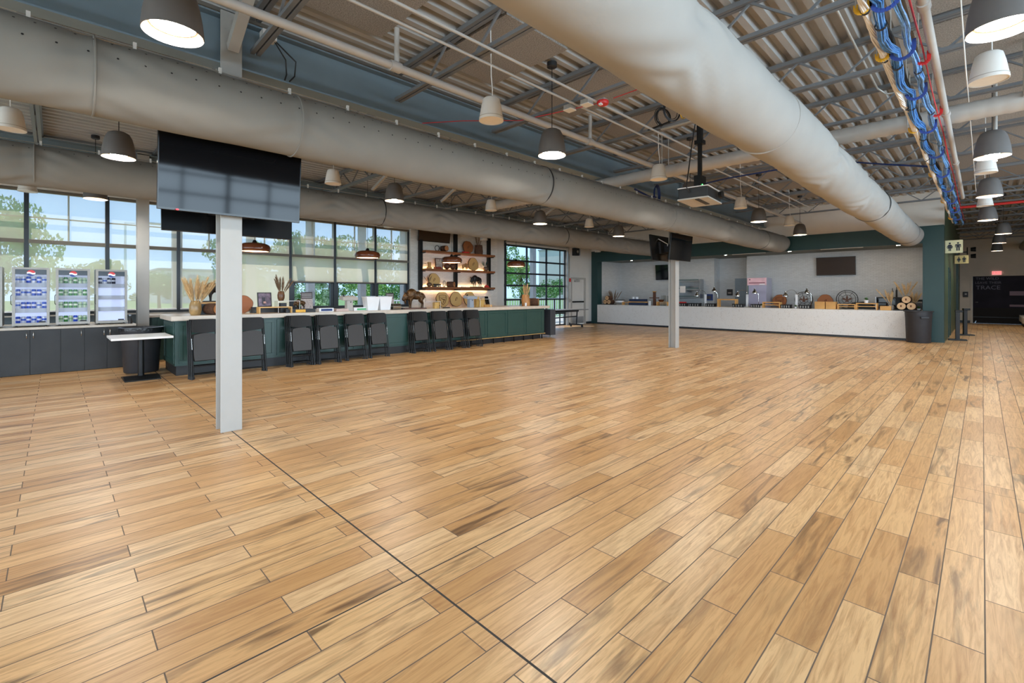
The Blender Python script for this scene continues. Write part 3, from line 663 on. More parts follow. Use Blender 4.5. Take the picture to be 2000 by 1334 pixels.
# ================================================================== STEEL, JOISTS, DECK FITTINGS
def steel_col(name, label, x, y, h=3.9, s=0.2):
    t = thing(name, label, 'column', (x, y, 0), 0, 'steel columns')
    a = s/2; tf = 0.014
    MB().box(a-tf, -a, 0, a, a, h).box(-a, -a, 0, -a+tf, a, h).box(-a+tf, -0.006, 0, a-tf, 0.006, h).build('shaft', column_grey, t, bevel=0.003)
    return t
steel_col('steel_column', 'pale grey steel I column in the near left foreground carrying the big black screens', -5.645, 1.325, 4.4)
steel_col('steel_column', 'pale grey steel I column in the middle distance carrying two small black screens', -5.80, 11.80, 4.4)
steel_col('steel_column', 'pale grey steel I column standing at the left windows beside the last drink cooler', -12.45, 1.325, 4.4)
def ibeam(name, label, x, y0, y1, z0, z1, w=0.2):
    t = thing(name, label, 'beam', (x, y0, z0), 0, 'roof beams')
    L = y1-y0; h = z1-z0
    MB().box(-w/2, 0, 0, w/2, L, 0.018).build('bottom_flange', beam_grey, t); MB().box(-w/2, 0, h-0.018, w/2, L, h).build('top_flange', beam_grey, t)
    MB().box(-0.006, 0, 0.018, 0.006, L, h-0.018).build('web', beam_grey, t)
    for yy in (1.325, 11.8):
        MB().box(-0.09, yy-y0-0.012, 0.018, 0.09, yy-y0+0.012, h-0.018).build('stiffener', beam_grey, t)
    return t
ibeam('steel_beam', 'long blue grey steel roof beam running over the near column above the middle fabric duct', -5.66, -7, 18.6, 3.845, 4.37)
ibeam('steel_beam', 'steel roof beam running along the left windows above the left fabric duct', -12.45, -7, 18.6, 4.0, 4.37)
tag(MB().bar((-5.52, 1.33, 4.02), (-4.75, 1.33, 4.44), 0.10, 0.10).build('knee_brace', column_grey), 'short beige diagonal brace from the roof beam near the top of the near column', 'brace')

def joist(x0, x1, ph=0):
    L = x1-x0; zb, zt = 4.035, 4.40
    tc = MB().box(0, -0.055, zt, L, -0.008, zt+0.05).box(0, 0.008, zt, L, 0.055, zt+0.05).mesh('top_chord', joist_grey)
    bc = MB().box(0, -0.05, zb, L, -0.008, zb+0.04).box(0, 0.008, zb, L, 0.05, zb+0.04).mesh('bottom_chord', joist_grey)
    w = MB(); x = 0.2+ph; up = True; pts = []
    while x < L-0.15:
        pts.append((x, 0, zt+0.01 if up else zb+0.02)); x += 0.46; up = not up
    for a, b in zip(pts, pts[1:]): w.bar(a, b, 0.022, 0.022)
    return tc, bc, w.mesh('web', joist_grey)
JR = joist(-5.54, 6.45); JL = joist(-13.3, -5.88, 0.2); JC = joist(-0.75, 6.45)
def put_joist(meshes, x, y, label, group):
    t = thing('roof_joist', label, 'joist', (x, y, 0), 0, group)
    for nm, me in zip(('top_chord', 'bottom_chord', 'web'), meshes):
        o = bpy.data.objects.new(nm, me); COL.objects.link(o); o.parent = t
ysj = [3.3+1.75*k for k in range(-5, 9)]
for k, y in enumerate(ysj):
    r = len(ysj)-k
    w = 'nearest the far white wall' if r == 1 else '%s from the far white wall' % ORD[r-1]
    put_joist(JR, -5.54, y, 'open web roof joist right of the long beam, ' + w, 'roof joists right of the beam')
    put_joist(JL, -13.3, y, 'open web roof joist left of the long beam, ' + w, 'roof joists left of the beam')
for k in range(8):
    put_joist(JC, -0.75, 19.05+1.75*k, 'dark open web roof joist over the corridor, %s past the green wall corner' % ORD[k], 'roof joists over the corridor')

# speckled acoustic boards under the deck
def board(x0, x1, y0, y1, label):
    o = MB().box(0, 0, 0, x1-x0, y1-y0, 0.03).build('acoustic_board', acoustic, loc=(x0, y0, 4.418))
    tag(o, label, 'ceiling board', 'acoustic boards on the deck')
k = 0
for j, y in enumerate(ysj[4:13]):
    board(-4.9, -3.55 if j < 2 else -2.6, y+0.12, y+1.15, 'speckled board under the deck left of the white duct, %s row from near end' % ORD[j])
    board(-0.55, 2.9, y+0.12, y+1.63, 'wide speckled board above the blue cables, %s row from near end' % ORD[j])
    board(-10.6, -8.3, y+0.4, y+1.4, 'speckled board under the deck above the bar, %s row from near end' % ORD[j])
board(-9.0, -7.2, -0.1, 1.2, 'speckled grey acoustic board above the dark pendant left of the big screen')
# ================================================================== DUCTS, PIPES
def fabric_duct(label, x, z, r, y0, y1, rings, seams, holes=None, sag=0.02, wr=0.010, fab=None):
    fab = fab or duct_fabric
    t = thing('fabric_duct', label, 'air duct', (x, 0, z), 0, 'fabric air ducts')
    mb = MB(); N = 64; ys = []
    y = y0
    while y < y1-0.02: ys.append(y); y += 0.055
    ys.append(y1)
    for y in ys:
        for k in range(N):
            a = 2*PI*k/N; rr = r
            for s in seams:
                dy = abs(y-s)
                if dy < 1.6:
                    e = math.exp(-dy/0.42)
                    low = 0.15+0.85*max(0.0, math.cos(a+0.25))
                    rr += wr*e*low*math.sin(9*(a+1.5*dy)+s)*(0.6+0.4*math.sin(4*a+2*s))
                    rr -= 0.030*math.exp(-(dy/0.16)**2)*max(0, math.cos(a-0.2))**2+0.010*e*max(0.0, math.cos(a-0.9))
            rr = r+(rr-r)*min(1.0, min([abs(y-q[0]) for q in rings]+[1])/0.10+0.15); rr += 0.004*math.sin(2.1*y+3*a)+0.003*math.sin(5.3*y-2*a)
            mb.v.append((rr*math.cos(a), y, rr*math.sin(a)-sag*abs(math.sin(y*0.52))))
    M = len(ys)
    for i in range(M-1):
        for k in range(N): mb.f.append((i*N+k, (i+1)*N+k, (i+1)*N+(k+1) % N, i*N+(k+1) % N))
    mb.f.append(tuple(range(N-1, -1, -1))); mb.f.append(tuple((M-1)*N+k for k in range(N)))
    mb.build('fabric_tube', fab, t, 50)
    for yy, dark in rings:
        MB().lathe([(r*0.97, -0.010), (r*1.02, -0.005), (r*1.02, 0.005), (r*0.97, 0.010)], (0, yy, -sag*abs(math.sin(yy*0.52))), 64, RX(PI/2)).build('seam_ring', black_plastic if dark else fab, t, 50)
    if holes:
        mb = MB()
        for ang, st in holes:
            y = max(y0, -2.5)+0.3
            while y < y1-0.3:
                wob = 0.06*math.sin(y*1.1)
                a = ang+wob; n = Vector((math.cos(a), 0, math.sin(a))); u = Vector((0, 1, 0)); w = n.cross(u)
                c = n*(r*1.012)+u*y+Vector((0, 0, -sag*abs(math.sin(y*0.52)))); q = 0.0085
                mb.add([tuple(c+u*q*math.cos(PI*j/3)+w*q*math.sin(PI*j/3)) for j in range(6)], [tuple(range(6))]); y += st
        h = mb.build('vent_holes', black_wire, t); h['kind'] = 'stuff'
    MB().tube([(0, y0, r+0.02), (0, y1-0.3, r+0.02)], 0.008, 6).build('hanging_rail', galv, t, 60)
    mb = MB()
    y = -2.0
    n = 0
    while y < y1-0.5:
        MB().box(-0.012, y-0.012, r-0.01, 0.012, y+0.012, r+0.06).build('hanging_clip', speaker_white, t); y += 0.62; n += 1
    return t
fabric_duct('big white fabric air duct at upper right running away over the open floor', -1.52, 3.17, 0.315, -6.5, 18.2, [(5.0, 0), (11.2, 1), (16.9, 1), (18.15, 1)], [-1.2, 2.9, 7.0, 9.3, 11.2, 14.0], [(math.radians(70), 0.12), (math.radians(58), 0.16)], 0.03, 0.020)
fabric_duct('long shaded grey fabric air duct crossing the middle, passing above the big black screen', -5.0, 3.19, 0.305, -6.5, 18.2, [(0.22, 0), (1.75, 0), (5.55, 1), (9.7, 0), (16.03, 1), (18.12, 1)], [0.22, 1.75, 5.55, 9.7, 13.0], [(math.radians(41), 0.105), (math.radians(14), 0.17)], 0.02, 0.014, duct_shaded)
fabric_duct('shaded grey wrinkled fabric air duct above the bar, farthest left of the three', -9.4, 3.26, 0.295, -6.5, 18.3, [(-0.2, 0), (5.14, 1), (11.5, 1)], [-3, -0.2, 2.4, 4.0, 5.14, 6.6, 8.2, 9.8, 11.5, 13.2, 15.0, 16.8], [(math.radians(40), 0.15)], 0.02, 0.024, duct_shaded)
t = thing('spiral_duct', 'thin beige spiral duct crossing the hall under the roof joists', 'air duct', (0, 8.2, 3.74))
mb = MB()
pr_ = []
for i in range(0, 305):
    xx = -9.2+i*0.05; pr_.append((xx, 0.112 if i % 3 else 0.118))
mb.lathe([(r_, a_) for a_, r_ in pr_], (0, 0, 0), 20, RY(PI/2)); mb.build('tube', pipe_white, t, 40)
for xx in (-7.5, -4.2, -0.7, 2.2): MB().tube([(xx, -0.13, 0.7), (xx, -0.13, -0.05), (xx, -0.07, -0.12), (xx, 0.07, -0.12), (xx, 0.13, -0.05), (xx, 0.13, 0.7)], 0.008, 6).build('hanger_strap', galv, t)

def pipe(name, label, pts, r, m, cat, n=10, collars=()):
    t = thing(name, label, cat, pts[0])
    o = Vector(pts[0]); MB().tube([Vector(p)-o for p in pts], r, n).build('tube', m, t, 60)
    for c, d in collars: MB().tube([Vector(c)-o-Vector(d)*0.5, Vector(c)-o+Vector(d)*0.5], r*1.35, n).build('coupling', m, t, 60)
    return t
pp = pipe('sprinkler_main', 'fat white sprinkler pipe running beside the long roof beam', [(-4.42, -7, 3.88), (-4.42, 18.4, 3.88)], 0.042, pipe_white, 'pipe', 12, [((-4.42, y, 3.88), (0, 0.12, 0)) for y in (2.6, 6.1, 9.6, 13.1)])
for y in (2.62, 6.12, 9.62): MB().tube([(0, y+7, 0.03), (0, y+7, 0.42)], 0.028, 10).build('riser', pipe_white, pp, 60)
pipe('conduit', 'thin white conduit left of the pair crossing above the dark pendants', [(-3.87, -7, 4.01), (-3.87, 16.5, 4.01)], 0.016, pipe_white, 'conduit')
pipe('conduit', 'thin white conduit right of the pair crossing above the dark pendants', [(-3.62, -7, 4.01), (-3.62, 16.5, 4.01)], 0.016, pipe_white, 'conduit')
pipe('sprinkler_pipe', 'white sprinkler pipe at right beside the hanging cable bundles', [(-0.30, -3, 3.55), (-0.30, 14.2, 3.55)], 0.031, pipe_white, 'pipe', 12, [((-0.30, y, 3.55), (0, 0.1, 0)) for y in (4.5, 7.4, 10.3)])
pipe('conduit', 'thin galvanised conduit bending under the deck right of the big white duct', [(-1.05, -3, 4.36), (-1.05, 8.3, 4.36), (-0.98, 8.55, 4.33), (-0.6, 8.6, 4.30)], 0.014, galv, 'conduit')
pipe('conduit', 'straight galvanised conduit under the deck between white duct and blue cables', [(-0.86, -3, 4.38), (-0.86, 17.8, 4.38)], 0.016, galv, 'conduit')
pipe('black_pipe', 'thin dark pipe under the deck at upper left above the speakers', [(-8.7, -3, 4.0), (-8.7, 6.0, 4.0)], 0.022, steel_grey, 'pipe')
pipe('sprinkler_pipe', 'white pipe running over the bar side left of the middle duct', [(-7.4, -3, 3.98), (-7.4, 17.5, 3.98)], 0.024, pipe_white, 'pipe')
pipe('drop_pipe', 'white vertical hanger pipe directly behind the second pendant at right', [(0.12, 8.9, 3.2), (0.12, 8.9, 4.4)], 0.022, pipe_white, 'pipe')
pipe('drop_pipe', 'white vertical hanger pipe holding the spiral duct near the upper right corner', [(0.36, 8.05, 3.75), (0.36, 8.05, 4.4)], 0.03, pipe_white, 'pipe')
pipe('red_sprinkler_pipe', 'red pipe crossing the corridor ceiling beyond the right pendants', [(-0.75, 18.4, 3.9), (6, 18.4, 3.9)], 0.035, red_plastic, 'pipe')
pipe('corridor_duct', 'round beige duct running along the corridor ceiling at far right', [(1.35, 19, 3.6), (1.35, 31.9, 3.6)], 0.16, duct_fabric, 'air duct', 20)
for i, (y, zz) in enumerate([(3.3, 0.35), (5.05, 0.4), (6.8, 0.4), (10.3, 0.4)]):
    tag(MB().bar((-8.9, y-0.35, 3.60), (-7.7, y, 4.42), 0.05, 0.05).build('strut_brace', galv), 'pale diagonal strut above the left duct, %s one from the near end' % ORD[i], 'brace', 'diagonal struts above the left duct')

# ================================================================== PENDANTS AND SPEAKERS
def make_pendant():
    t = thing('pendant_lamp', 'x', 'lamp')
    H = 0.335
    prof = [(0.180, 0.0), (0.178, 0.03), (0.170, 0.11), (0.156, 0.19), (0.138, 0.26), (0.112, 0.31), (0.075, 0.332), (0.0, 0.337)]
    inner = [(0.0, 0.30), (0.10, 0.29), (0.15, 0.19), (0.168, 0.05), (0.172, 0.0)]
    MB().lathe(prof[::-1]+[(0.176, -0.003)]+inner[::-1][1:], n=36).build('shade', pendant_grey, t, 40)
    MB().lathe([(0.127, 0.056), (0.140, 0.050), (0.164, 0.016), (0.173, 0.003)], n=36).build('inner_rim', lens_rim, t, 40)
    MB().lathe([(0.0, 0.052), (0.128, 0.052)], n=32).build('diffuser', lens_on, t)
    MB().tube([(0, 0, 0.33), (0, 0, 1.14)], 0.005, 6).build('cord', black_wire, t, 60)
    MB().lathe([(0, 1.195), (0.065, 1.195), (0.065, 1.14), (0.05, 1.13), (0, 1.13)], n=20).build('canopy', black_plastic, t, 40)
    return t
P0 = None
def pendant(x, y, z, label, group):
    global P0
    if P0 is None: P0 = make_pendant(); P0.location = (x, y, z); P0['label'] = label; P0['group'] = group; return P0
    return dup(P0, (x, y, z), None, label, group)
PC = ['largest dark grey pendant lamp at upper left, cut by the top edge', 'dark grey bell pendant lamp in front of the blue beam left of the black projector', 'lit dark pendant lamp hidden right behind the black projector', 'dark grey pendant lamp right of the projector, before the end of the middle duct', 'dark grey pendant lamp in front of the green lintel between the two duct ends']
for y, l in zip((0.58, 4.57, 8.6, 12.45, 16.15), PC): pendant(-3.9, y, 3.23, l, 'pendants of the middle row')
PL = ['dark grey pendant lamp left of the big hanging screen', 'dark grey pendant lamp under the middle duct, above the second wooden bar lamp', 'dark grey pendant lamp under the middle duct, third one of the left row', 'dark grey pendant lamp farthest along the left row, above the exit door']
for y, l in zip((0.6, 4.66, 8.85, 12.5), PL): pendant(-7.95, y, 3.23, l, 'pendants of the left row')
PR = ['huge dark grey pendant lamp cut off by the upper right corner', 'dark grey pendant lamp at right just below the spiral duct', 'dark grey pendant lamp at right, third of the row toward the corridor', 'dark grey pendant lamp at right, last of the row before the corridor']
for y, l in zip((4.54, 8.7, 12.2, 16.15), PR): pendant(0.09, y, 3.23, l, 'pendants of the right row')
PK = ['dark pendant lamp in the corridor, highest of the three in front of the exit sign', 'dark pendant lamp in the corridor, middle of the three in front of the exit sign', 'dark pendant lamp in the corridor, lowest of the three in front of the exit sign']
for (x, y), l in zip(((0.44, 20.2), (0.42, 23.8), (0.43, 28.1)), PK): pendant(x, y, 3.23, l, 'pendants of the corridor')
pendant(-11.75, 0.55, 3.23, 'dark pendant lamp half hidden by the left duct above the drink coolers', 'pendants over the coolers')

def make_speaker():
    t = thing('pendant_speaker', 'x', 'speaker')
    MB().lathe([(0.0, 0.255), (0.075, 0.252), (0.094, 0.235), (0.112, 0.16), (0.128, 0.06), (0.136, 0.02), (0.137, 0.0), (0.130, 0.0)], n=32).build('housing', speaker_white, t, 40)
    MB().lathe([(0.0, 0.004), (0.131, 0.004)], n=32).build('grille', mat_grille, t)
    MB().lathe([(0.1345, 0.036), (0.1365, 0.036), (0.1365, 0.030), (0.1355, 0.030)], n=32).build('trim_ring', plastic_grey, t)
    MB().tube([(0.02, 0, 0.25), (0.02, 0, 0.34), (0.0, 0, 0.5), (-0.01, 0, 1.06)], 0.006, 6).build('cable', speaker_white, t, 60)
    return t
mat_grille = mat('grille', (226, 222, 216), 0.7, noise=0.03)
S0 = None
def speaker(x, y, z, label, group, s=1.0):
    global S0
    if S0 is None: S0 = make_speaker(); S0.location = (x, y, z); S0['label'] = label; S0['group'] = group; return S0
    return dup(S0, (x, y, z), None, label, group)
for y, l in zip((3.48, 7.3, 11.1, 14.9), ['white bell speaker left of the dark pendant, hanging before the blue beam', 'white bell speaker left of the projector', 'white bell speaker between projector and the two farther pendants', 'white bell speaker beside the farthest pendant of the middle row']):
    speaker(-3.86, y, 3.38, l, 'speakers of the middle row')
for y, l in zip((-0.37, 3.5, 7.25, 11.1), ['white bell speaker cut off by the left edge under the middle duct', 'white bell speaker right of the big hanging screen', 'white bell speaker under the middle duct, third of the left row', 'small white bell speaker under the middle duct, last of the left row']):
    speaker(-8.05, y, 3.38, l, 'speakers of the left row')
for y, l in zip((6.05, 10.65, 14.65), ['white bell speaker at right under the corner pendant', 'white bell speaker at right between the two nearest full pendants', 'white bell speaker at right between the last two pendants before the corridor']):
    speaker(0.04, y, 3.38, l, 'speakers of the right row')
for (x, y), l in zip(((-12.6, -0.36), (-12.1, 6.9), (-12.6, 11.0), (-12.5, 17.9)), ['white bell speaker at the far left edge in front of the window', 'white speaker peeking out under the left duct before the last window', 'white speaker peeking out under the left duct before the wall shelves', 'small white speaker under the left duct in front of the green lintel']):
    speaker(x, y, 3.36, l, 'speakers by the windows')

# wooden pendants over the bar
def bar_lamp(x, y, z, label):
    t = thing('bar_pendant_lamp', label, 'lamp', (x, y, z), 0, 'wooden pendants over the bar')
    MB().lathe([(0.27, 0.0), (0.292, 0.03), (0.296, 0.07), (0.27, 0.13), (0.20, 0.165), (0.06, 0.18), (0.03, 0.185), (0.0, 0.186)], n=36).build('shade', copper_wood, t, 40)
    MB().lathe([(0.0, 0.235), (0.025, 0.235), (0.04, 0.20), (0.055, 0.18)], n=18).build('cap', black_metal, t, 40)
    MB().lathe([(0, 0.012), (0.262, 0.012)], n=32).build('diffuser', lens_warm, t)
    MB().tube([(0, 0, 0.23), (0, 0, 2.15)], 0.005, 6).build('cord', black_wire, t, 60)
for y, l in zip((2.9, 5.37, 7.89, 10.44), ['brown wooden dome lamp over the bar, half hidden by the near column', 'brown wooden dome lamp over the bar in front of the shaded windows', 'brown wooden dome lamp over the bar in front of the wall shelves', 'brown wooden dome lamp over the bar in front of the garage door']):
    bar_lamp(-10.4, y, 2.30, l)

# ================================================================== SCREENS, PROJECTOR
def tv(name, label, w, h, loc, rz, tilt, mount=True, face=screen):
    """front looks along +x before turning"""
    t = thing(name, label, 'screen', loc, rz, None)
    M = RY(tilt)
    def B(c, s): return MB().obox(M @ Vector(c), s, M)
    B((0, 0, 0), (0.035, w, h)).build('casing', bezel, t, bevel=0.004)
    B((0.0185, 0, 0.006), (0.002, w-0.022, h-0.034)).build('display', face, t)
    if mount:
        MB().obox(M @ Vector((-0.05, 0, 0)), (0.06, w*0.35, h*0.45), M).build('back_box', black_plastic, t)
        MB().box(-0.215, -0.06, -0.1, -0.05, 0.06, 0.1).build('mount_arm', black_metal, t)
    return t
a = tv('hanging_screen', 'big black screen facing the hall on the near column, reflecting windows', 1.28, 0.755, (-5.36, 1.315, 2.615), 0, 0.085)
MB().ell((0.025, -0.49, -0.372), (0.006, 0.012, 0.006)).build('standby_light', mat('standby', (255, 60, 60), 0.5, emit=(255, 50, 60), estr=4), a)
tv('hanging_screen', 'black screen on the far face of the near column, peeking out behind the big one', 1.28, 0.72, (-5.965, 1.42, 2.46), PI, 0.12)
tv('hanging_screen', 'small black screen on the right face of the distant column', 1.22, 0.68, (-5.52, 11.62, 2.64), 0, 0.10)
b = tv('hanging_screen', 'small black screen seen from behind on the left face of the distant column', 1.22, 0.68, (-6.10, 11.72, 2.66), PI, 0.10)
MB().tube([(0.0, 0.2, 0.25), (-0.22, 0.1, 0.1), (-0.12, -0.05, -0.05), (-0.26, -0.15, 0.2)], 0.012, 6).build('cables', speaker_white, b, 60)
tv('alcove_screen', 'black wall screen in the left part of the serving alcove', 0.64, 0.72, (-10.72, 20.60, 2.45), -PI/2, 0.10)
tv('alcove_screen', 'wide dark brown wall screen on the grey brick above the serving counter', 1.22, 0.68, (-3.82, 20.61, 2.46), -PI/2, 0.06, True, mat('screen_brown', (52, 38, 29), 0.35, spec=0.2))
tv('bar_screen', 'wide brown screen at the top left of the bar wall shelves', 1.30, 0.60, (XW+0.22, 9.25, 3.50), 0, 0.16, True, mat('screen_brown2', (62, 45, 30), 0.4, spec=0.2))

t = thing('projector', 'black and white ceiling projector on its black pole', 'projector', (-3.0, 6.95, 2.80))
R_ = RZ(math.radians(6))
MB().obox((0, 0, 0.12), (0.42, 0.66, 0.15), R_).build('body', black_plastic, t, bevel=0.01)
MB().obox((0, 0, 0.035), (0.44, 0.68, 0.02), R_).build('bottom_plate', plastic_grey, t)
MB().obox((0.06, -0.05, 0.022), (0.06, 0.5, 0.012), R_).build('bottom_slot', black_wire, t)
MB().obox((0, 0, 0.20), (0.44, 0.68, 0.012), R_).build('top_lid', plastic_white, t)
MB().lathe([(0, 0), (0.05, 0), (0.055, 0.05), (0, 0.05)], (0.24, 0.12, 0.12), 16, RY(PI/2)).build('lens', black_metal, t, 40)
MB().box(-0.05, -0.10, 0.206, 0.05, 0.10, 0.42).build('mount_bracket', black_metal, t)
MB().ell((0.055, -0.04, 0.28), (0.008, 0.01, 0.01)).build('status_light', lamp_green, t)
MB().box(-0.025, -0.025, 0.42, 0.025, 0.025, 0.95).build('lower_pole', black_metal, t); MB().box(-0.035, -0.035, 0.93, 0.035, 0.035, 1.40).build('upper_pole', black_metal, t)
MB().box(-0.06, -0.06, 0.90, 0.06, 0.06, 0.96).build('clamp', black_metal, t)
MB().tube([(0.0, -0.1, 1.35), (-0.05, -0.16, 0.9), (-0.05, -0.28, 0.45), (-0.02, -0.42, 0.2), (0.0, -0.36, 0.12)], 0.008, 6).build('power_cable', black_wire, t, 60)
cc = MB()
Rr = random.Random(5)
def coil(mb, c, r, n, th):
    for i in range(n):
        q = r*Rr.uniform(0.78, 1.05); pts = []
        ph = Rr.uniform(-0.3, 0.3)
        for k in range(18):
            a = 2*PI*k/18; pts.append((c[0]+q*math.cos(a)*0.35+ph*0.06, c[1]+q*math.cos(a), c[2]+q*1.0*math.sin(a)))
        mb.tube(pts, th, 5, closed=True)
t = thing('cable_coil', 'loose coils of black cable lying on the joist above the projector', 'cable', (-3.3, 6.75, 4.2))
coil(cc, (0, -0.12, 0.0), 0.15, 5, 0.006); coil(cc, (-0.2, 0.02, 0.0), 0.15, 5, 0.006)
cc.build('loops', black_wire, t, 60)
MB().tube([(0, -0.1, -0.14), (-0.5, 0.02, -0.14), (-1.2, 0.05, -0.145), (-2.0, 0.05, -0.14)], 0.012, 6).build('cable_run', black_wire, t, 60)
MB().tube(arc((0.1, 0.05, 0.0), 0.09, 0, 5.5, 12, 'yz'), 0.007, 6).build('yellow_wire', yellow_paint, t, 60)
MB().bar((-3.55-(-3.3), 0.05, -0.165), (0.33, 0.05, -0.165), 0.05, 0.03).build('support_rail', galv, t)

# ================================================================== CABLES ON HOOKS
def bundle(name, label, path, n, rad, th, m, cat, seed, ties=(), extra=None):
    R = random.Random(seed); t = thing(name, label, cat, path[0]); o = Vector(path[0])
    pts = [Vector(p)-o for p in path]
    # resample
    fine = []
    for i in range(len(pts)-1):
        for k in range(4):
            u = k/4; fine.append(pts[i]*(1-u)+pts[i+1]*u)
    fine.append(pts[-1])
    mb = MB()
    for j in range(n):
        a0 = 2*PI*j/n; q = rad*R.uniform(0.25, 1.0); tw = R.uniform(-0.12, 0.12) if name != 'white_cable_bundle' else 1.6
        line = []
        for i, p in enumerate(fine):
            a = a0+i*0.5*tw; s = 1.0+0.25*math.sin(i*0.35+j)
            line.append(p+Vector((q*s*math.cos(a), 0, q*s*math.sin(a))))
        mb.tube(line, th, 5)
    w = mb.build('cables', m, t, 60)
    for y in ties:
        for i in range(len(fine)-1):
            if fine[i].y <= y-o.y <= fine[i+1].y:
                MB().lathe([(rad*1.15, -0.012), (rad*1.3, -0.012), (rad*1.3, 0.012), (rad*1.15, 0.012)], tuple(fine[i]), 14, RX(PI/2), True).build('cable_tie', black_wire, t); break
    return t
def sagpath(x, z, y0, y1, hooks, sag, dx=0.0, seed=1):
    R = random.Random(seed); out = []; hs = [y0]+[h for h in hooks if y0 < h < y1]+[y1]
    for a, b in zip(hs, hs[1:]):
        for k in range(6):
            u = k/6; out.append((x+dx*math.sin(u*PI)*R.uniform(0.5, 1.2), a+(b-a)*u, z-sag*math.sin(u*PI)))
    out.append((x, y1, z)); return out
HY = [3.1, 4.1, 5.06, 6.2, 7.6, 9.1, 10.7, 12.3, 14.0, 15.6, 17.2]
bundle('white_cable_bundle', 'braided looking bundle of white cables on yellow hooks at upper right', sagpath(-0.60, 3.50, 1.8, 18.6, HY[2::2]+[4.1], 0.05, 0.02, 3), 8, 0.022, 0.007, speaker_white, 'cable', 3, [4.2, 5.2, 6.6, 7.8, 9.4, 11.5])
bundle('blue_cable_bundle', 'thick bundle of blue network cables on the left hooks at upper right', sagpath(-0.515, 3.50, 1.8, 18.4, HY, 0.07, -0.03, 4), 20, 0.030, 0.006, blue_wire, 'cable', 4, [4.4, 5.3, 6.6, 8.0, 9.6, 11.4, 13.0])
bundle('blue_cable_bundle', 'bundle of paler blue network cables nearest the white pipe at upper right', sagpath(-0.43, 3.52, 1.8, 19.5, HY, 0.05, 0.03, 5), 16, 0.024, 0.006, mat('pale_blue_wire', (104, 156, 212), 0.45, noise=0.3, nscale=30), 'cable', 5, [5.6, 7.0, 8.6, 10.2])
bundle('black_cable_bundle', 'thin dark cables behind the blue cable bundles', sagpath(-0.54, 3.60, 1.8, 19.5, HY, 0.03, 0.0, 6), 5, 0.02, 0.009, black_wire, 'cable', 6)
bundle('red_cable', 'red fire alarm cable running along beside the blue bundles', sagpath(-0.36, 3.55, 1.8, 18.6, [5.3, 8.2, 11.0], 0.05, 0.0, 7), 2, 0.006, 0.005, red_wire, 'cable', 7)
HK = [('yellow', yellow_paint, -0.60, HY[2::2]+[4.1]), ('blue', hook_blue, -0.472, HY), ('red', red_plastic, -0.36, [3.7, 5.4, 7.1])]
for cn, m, hx, ys in HK:
    for i, y in enumerate(sorted(ys)):
        t = thing('cable_hook', '%s J hook holding cables at upper right, %s %s one from near end' % (cn, ORD[i], cn), 'hook', (hx, y, 3.50), 0, '%s cable hooks' % cn)
        w = 0.04 if cn == 'yellow' else (0.075 if cn == 'blue' else 0.035)
        pts = [(-w, 0, 0.535), (-w, 0, 0.02)]+[(w*math.cos(a), 0, -0.0+w*math.sin(a)-0.01) for a in [PI+PI*k/8 for k in range(9)]]+[(w, 0, 0.06)]
        mb = MB()
        for p, q in zip(pts[1:], pts[2:]): mb.bar(p, q, 0.028, 0.005, (0, 1, 0))
        mb.build('saddle', m, t); MB().bar(pts[0], (-w, 0, 0.0), 0.014, 0.006).build('stem', galv, t)
bundle('blue_cable_strand', 'dark blue cable strand crossing from the hooks over the big white duct', [(-0.62, 10.3, 3.55), (-1.2, 10.4, 3.72), (-2.0, 10.55, 3.98), (-3.0, 10.5, 3.98), (-3.9, 10.4, 3.95), (-4.6, 10.2, 3.85)], 5, 0.015, 0.008, deep_blue, 'cable', 8)
t = thing('blue_cable_coil', 'coil of blue cable hanging by the beam beside the distant column top', 'cable', (-5.3, 9.9, 3.72))
mb = MB()
for i in range(5):
    q = 0.19+0.012*i; mb.tube([(0.01*i, q*0.55*math.cos(a), q*math.sin(a)) for a in [2*PI*k/20 for k in range(20)]], 0.008, 5, closed=True)
mb.build('loops', deep_blue, t, 60); MB().tube([(0, 0, -0.05), (0.1, -0.5, -0.12), (0.1, -1.1, -0.05)], 0.02, 6).build('tail', deep_blue, t, 60)
pipe('red_wire', 'red alarm wire swinging from the strobe toward the big white duct', [(-3.45, 5.3, 4.05), (-2.9, 5.35, 4.08), (-2.2, 5.3, 4.10), (-1.5, 5.06, 4.09), (-0.7, 5.05, 4.075)], 0.006, red_wire, 'cable', 6)
pipe('red_wire', 'red alarm wire drooping down to the blue beam behind the white speaker', [(-3.6, 5.2, 4.0), (-4.6, 4.7, 3.9), (-5.3, 4.2, 3.95), (-5.56, 3.7, 3.855)], 0.006, red_wire, 'cable', 6)
t = thing('fire_strobe', 'round red fire alarm strobe under the roof joist', 'alarm', (-3.55, 5.2, 3.99))
MB().lathe([(0, 0.02), (0.075, 0.02), (0.08, 0.0), (0.07, -0.025), (0, -0.03)], n=24).build('housing', red_plastic, t, 40); MB().box(-0.02, -0.07, -0.045, 0.02, -0.03, -0.02).build('flash_lens', plastic_white, t)
MB().box(-0.05, -0.05, 0.02, 0.05, 0.05, 0.045).build('back_box', galv, t)
for (x, y), l in zip(((-3.95, 5.0), (-3.68, 5.02)), ('left', 'right')):
    t = thing('junction_box', 'small %s grey junction box on the conduits beside the red strobe' % l, 'junction box', (x, y, 3.99))
    MB().box(-0.06, -0.06, -0.04, 0.06, 0.06, 0.02).build('box_body', galv, t); MB().box(-0.065, -0.065, -0.048, 0.065, 0.065, -0.04).build('cover', speaker_white, t)
t = thing('cable_drop', 'two black cables looping down the blue beam above the near column', 'cable', (-5.55, 1.75, 3.875))
MB().tube([(0.1, -0.05, 0.36), (0.05, 0.1, 0.2), (0.02, 0.12, 0.05), (0.02, 0.1, -0.02)], 0.008, 6).build('left_cable', black_wire, t, 60)
